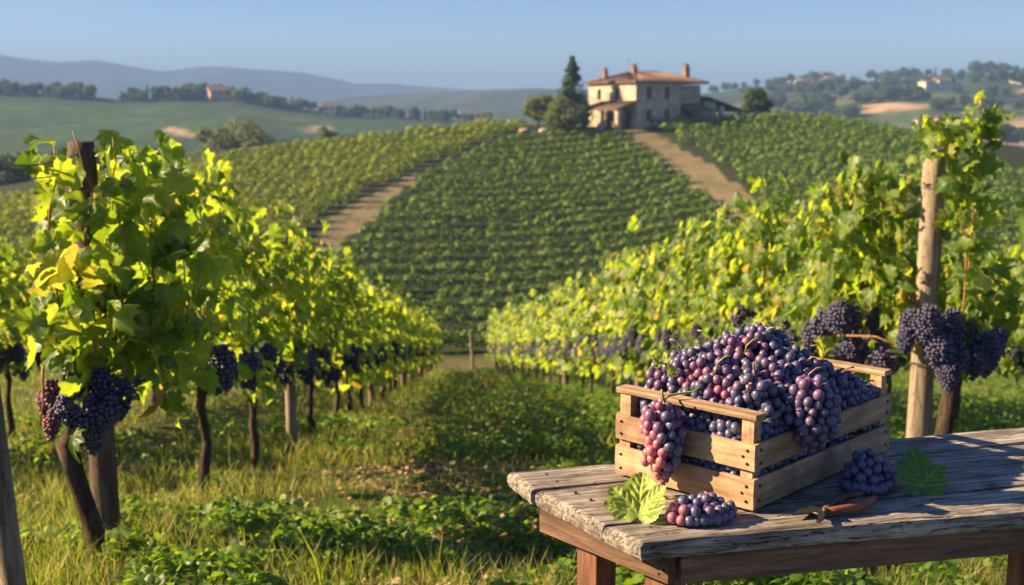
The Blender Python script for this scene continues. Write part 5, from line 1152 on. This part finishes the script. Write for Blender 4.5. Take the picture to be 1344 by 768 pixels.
def hero_leaf(label, loc, size, rot, col, fold=.5, seed=0, cat='leaf', name='vine_leaf', group=None):
    nr_, na = 20, 176; cx, cy = 0, .2; po = np.array(OUT+[OUT[0]]); ang = np.unwrap(np.arctan2(po[:, 1]-cy, po[:, 0]-cx)); rad = np.hypot(po[:, 0]-cx, po[:, 1]-cy)
    aa = np.linspace(ang[0], ang[-1], na+1)[:-1]; seq = np.sign(ang[-1]-ang[0]); R_ = np.interp(aa*seq, ang*seq, rad); R_ = R_*.86+.14*.58; R_ = R_*(1+.055*np.abs(((np.arange(na)*.27) % 1)*2-1)-.02)
    rs = np.linspace(0, 1, nr_+1)[1:]; X = cx+np.cos(aa)[None]*R_[None]*rs[:, None]; Y = cy+np.sin(aa)[None]*R_[None]*rs[:, None]; X = np.concatenate([[cx], X.ravel()]); Y = np.concatenate([[cy], Y.ravel()])
    vd = np.full(X.shape, 9.)
    for tx, ty in ((0, .88), (.52, .5), (-.52, .5), (.6, .08), (-.6, .08), (.3, .72), (-.3, .72)) [:5]:
        L2 = tx*tx+ty*ty; f = np.clip((X*tx+Y*ty)/L2, 0, 1); dd = np.hypot(X-f*tx, Y-f*ty); vd = np.minimum(vd, dd*(1+f*.8))
        for s_ in (.25, .45, .65, .82):
            for sg in (-1, 1):
                bx, by = tx*s_, ty*s_; ca_, sa_ = math.cos(sg*.75), math.sin(sg*.75); L_s = .30*(1-s_)+.08; ex_, ey_ = (tx*ca_-ty*sa_)*L_s, (tx*sa_+ty*ca_)*L_s; l2 = ex_*ex_+ey_*ey_
                f = np.clip(((X-bx)*ex_+(Y-by)*ey_)/l2, 0, 1); vd = np.minimum(vd, np.hypot(X-bx-f*ex_, Y-by-f*ey_)*1.8+.006)
    vein = np.exp(-(vd/.014)**2); rr_ = np.hypot(X, Y-.2)
    Z = -fold*np.abs(X)**1.4*.9*np.sign(1)*(-1)*.8+.05*np.clip(vd/.09, 0, 1)-.25*np.clip(rr_-.35, 0, 1)+.055*np.array([mnoise.noise(Vector((x_*4, y_*4, seed))) for x_, y_ in zip(X, Y)])+.05*np.sin(aa_all(X, Y)*7+seed)*np.clip(rr_-.25, 0, 1)
    I = 1+np.arange(nr_*na).reshape(nr_, na); F4 = np.stack([I[:-1], np.roll(I[:-1], -1, 1), np.roll(I[1:], -1, 1), I[1:]], -1).reshape(-1, 4)
    tri = np.stack([np.zeros(na, int), I[0], np.roll(I[0], -1)], -1); F3 = np.concatenate([F4[:, [0, 1, 2]], F4[:, [0, 2, 3]], tri])
    e = empty(name, loc); e.rotation_euler = rot; tag(e, label, cat, group)
    o = npobj('blade', np.stack([X, Y, Z], 1)*size, F3, M['fresh_leaf'], e, True, {'vein': np.stack([vein*.8]*3, 1)}); o.color = (*col, 1); return e
def aa_all(X, Y): return np.arctan2(Y-.2, X)
l1 = hero_leaf('pale yellow green vine leaf half folded upright on the table before the crate', onz(838, 676, TZ+.008), .108, (math.radians(50), math.radians(-8), math.radians(-20)), (.28, .38, .06), .9, 2)
stem(l1, [(0, 0, 0), (.01, -.02, -.006), (.035, -.038, -.03)], .0014)
l2 = hero_leaf('flat dark green vine leaf on the table right of the shaded bunch', onz(1208, 640, TZ+.012), .108, (math.radians(52), math.radians(8), math.radians(12)), (.09, .20, .03), .5, 5)
stem(l2, [(0, 0, 0), (.004, -.02, .004), (.014, -.05, .002), (.032, -.07, -.012), (.05, -.075, -.01)], .0018, 'petiole', 'cane')
l3 = hero_leaf('small bright yellow green leaf on top of the heap behind the reddish berries', CM @ Vector((.08, .29, .245)), .036, (math.radians(70), 0, math.radians(-20)), (.30, .36, .04), .5, 7)
l4 = hero_leaf('tiny bright leaf beside a curled tendril on the left shoulder of the grape heap', CM @ Vector((.05, .24, .235)), .030, (math.radians(62), 0, math.radians(40)), (.26, .34, .05), .5, 8)
# tendrils in the heap are parts of a bunch
sa = empty('grape_sprig', CM @ Vector((.035, .035, .150)), CR); tag(sa, 'small forked green sprig among the berries beside the near corner of the crate', 'sprig')
stem(sa, [(0, 0, 0), (.02, -.012, .014), (.045, -.018, .022)], .0018); stem(sa, [(.02, -.012, .014), (.03, -.02, .03)], .0014, 'side_stem'); stem(sa, [(.03, -.014, .018), (.052, -.024, .016)], .0013, 'side_stem')
sb_ = empty('dry_tendril', CM @ Vector((.36, .08, .245)), CR); tag(sb_, 'dry brown tendril curving over the berries on the right of the heap', 'sprig')
stem(sb_, [(0, 0, .03), (.012, -.012, .034), (.018, -.02, .02), (.014, -.024, -.004), (.004, -.02, -.03)], .0018, 'stalk', 'cane')
sc_ = empty('dry_tendril', CM @ Vector((CL-.06, .10, .175)), CR); tag(sc_, 'pale dry tendril arching beside the far handle bar of the crate', 'sprig')
stem(sc_, [(-.01, .06, 0), (0, .03, .02), (.008, 0, .022), (.012, -.03, .012), (.01, -.045, -.01)], .0018, 'stalk', 'cane')

# shears
sh_o = onz(1082, 671, TZ+.012); shp = empty('pruning_shears', sh_o); tag(shp, 'old pruning shears with brown handles lying on the table in the shade of the crate', 'shears')
def tp2(px, py, z=TZ+.014): q = onz(px, py, z); return q-sh_o
def handle(pts_, rs): 
    mb = MB().tube(pts_, rs, 12); return mb.build('handle', M['handle'], shp, True)
handle([tp2(1082, 671), tp2(1096, 670), tp2(1112, 668), tp2(1130, 664, TZ+.015), tp2(1144, 657, TZ+.016), tp2(1149, 653, TZ+.016)], [.006, .0085, .0095, .0105, .010, .006])
handle([tp2(1082, 670), tp2(1092, 661), tp2(1104, 654), tp2(1118, 650), tp2(1130, 648)], [.006, .008, .0088, .0088, .006])
def flat(name, pl, th, m_):
    n = len(pl); vs = [(p.x, p.y, p.z-th/2) for p in pl]+[(p.x, p.y, p.z+th/2) for p in pl]; return MB().add(vs, [tuple(range(n))[::-1], tuple(range(n, 2*n))]+[(i, (i+1) % n, (i+1) % n+n, i+n) for i in range(n)]).build(name, m_, shp, False, .0008)
flat('blade', [tp2(*q, TZ+.012) for q in ((1092, 672), (1084, 664), (1068, 664), (1050, 668), (1039, 676), (1052, 675), (1066, 673), (1080, 677))], .004, M['steel'])
flat('hook_blade', [tp2(*q, TZ+.016) for q in ((1090, 668), (1083, 676), (1081, 682), (1075, 686), (1070, 685), (1074, 680), (1073, 672), (1078, 665))], .004, M['steel'])
MB().tube([tp2(1083, 670, TZ+.008), tp2(1083, 670, TZ+.022), tp2(1083, 670, TZ+.024)], [.006, .006, .004], 14).build('pivot_bolt', M['steel'], shp, True)
MB().tube([tp2(1098, 667), tp2(1100, 663, TZ+.018), tp2(1103, 662), tp2(1102, 658, TZ+.018)], .002, 6).build('spring', M['steel'], shp, True)
# twigs on the table
tw = MB().tube([onz(852, 642, TZ+.004), onz(868, 650, TZ+.006), onz(884, 652, TZ+.004), onz(900, 658, TZ+.004)], [.002, .0017, .0014, .001], 6).build('twig', M['cane'], None, True); tag(tw, 'thin dry twig on the planks between the pale leaf and the crate', 'twig')
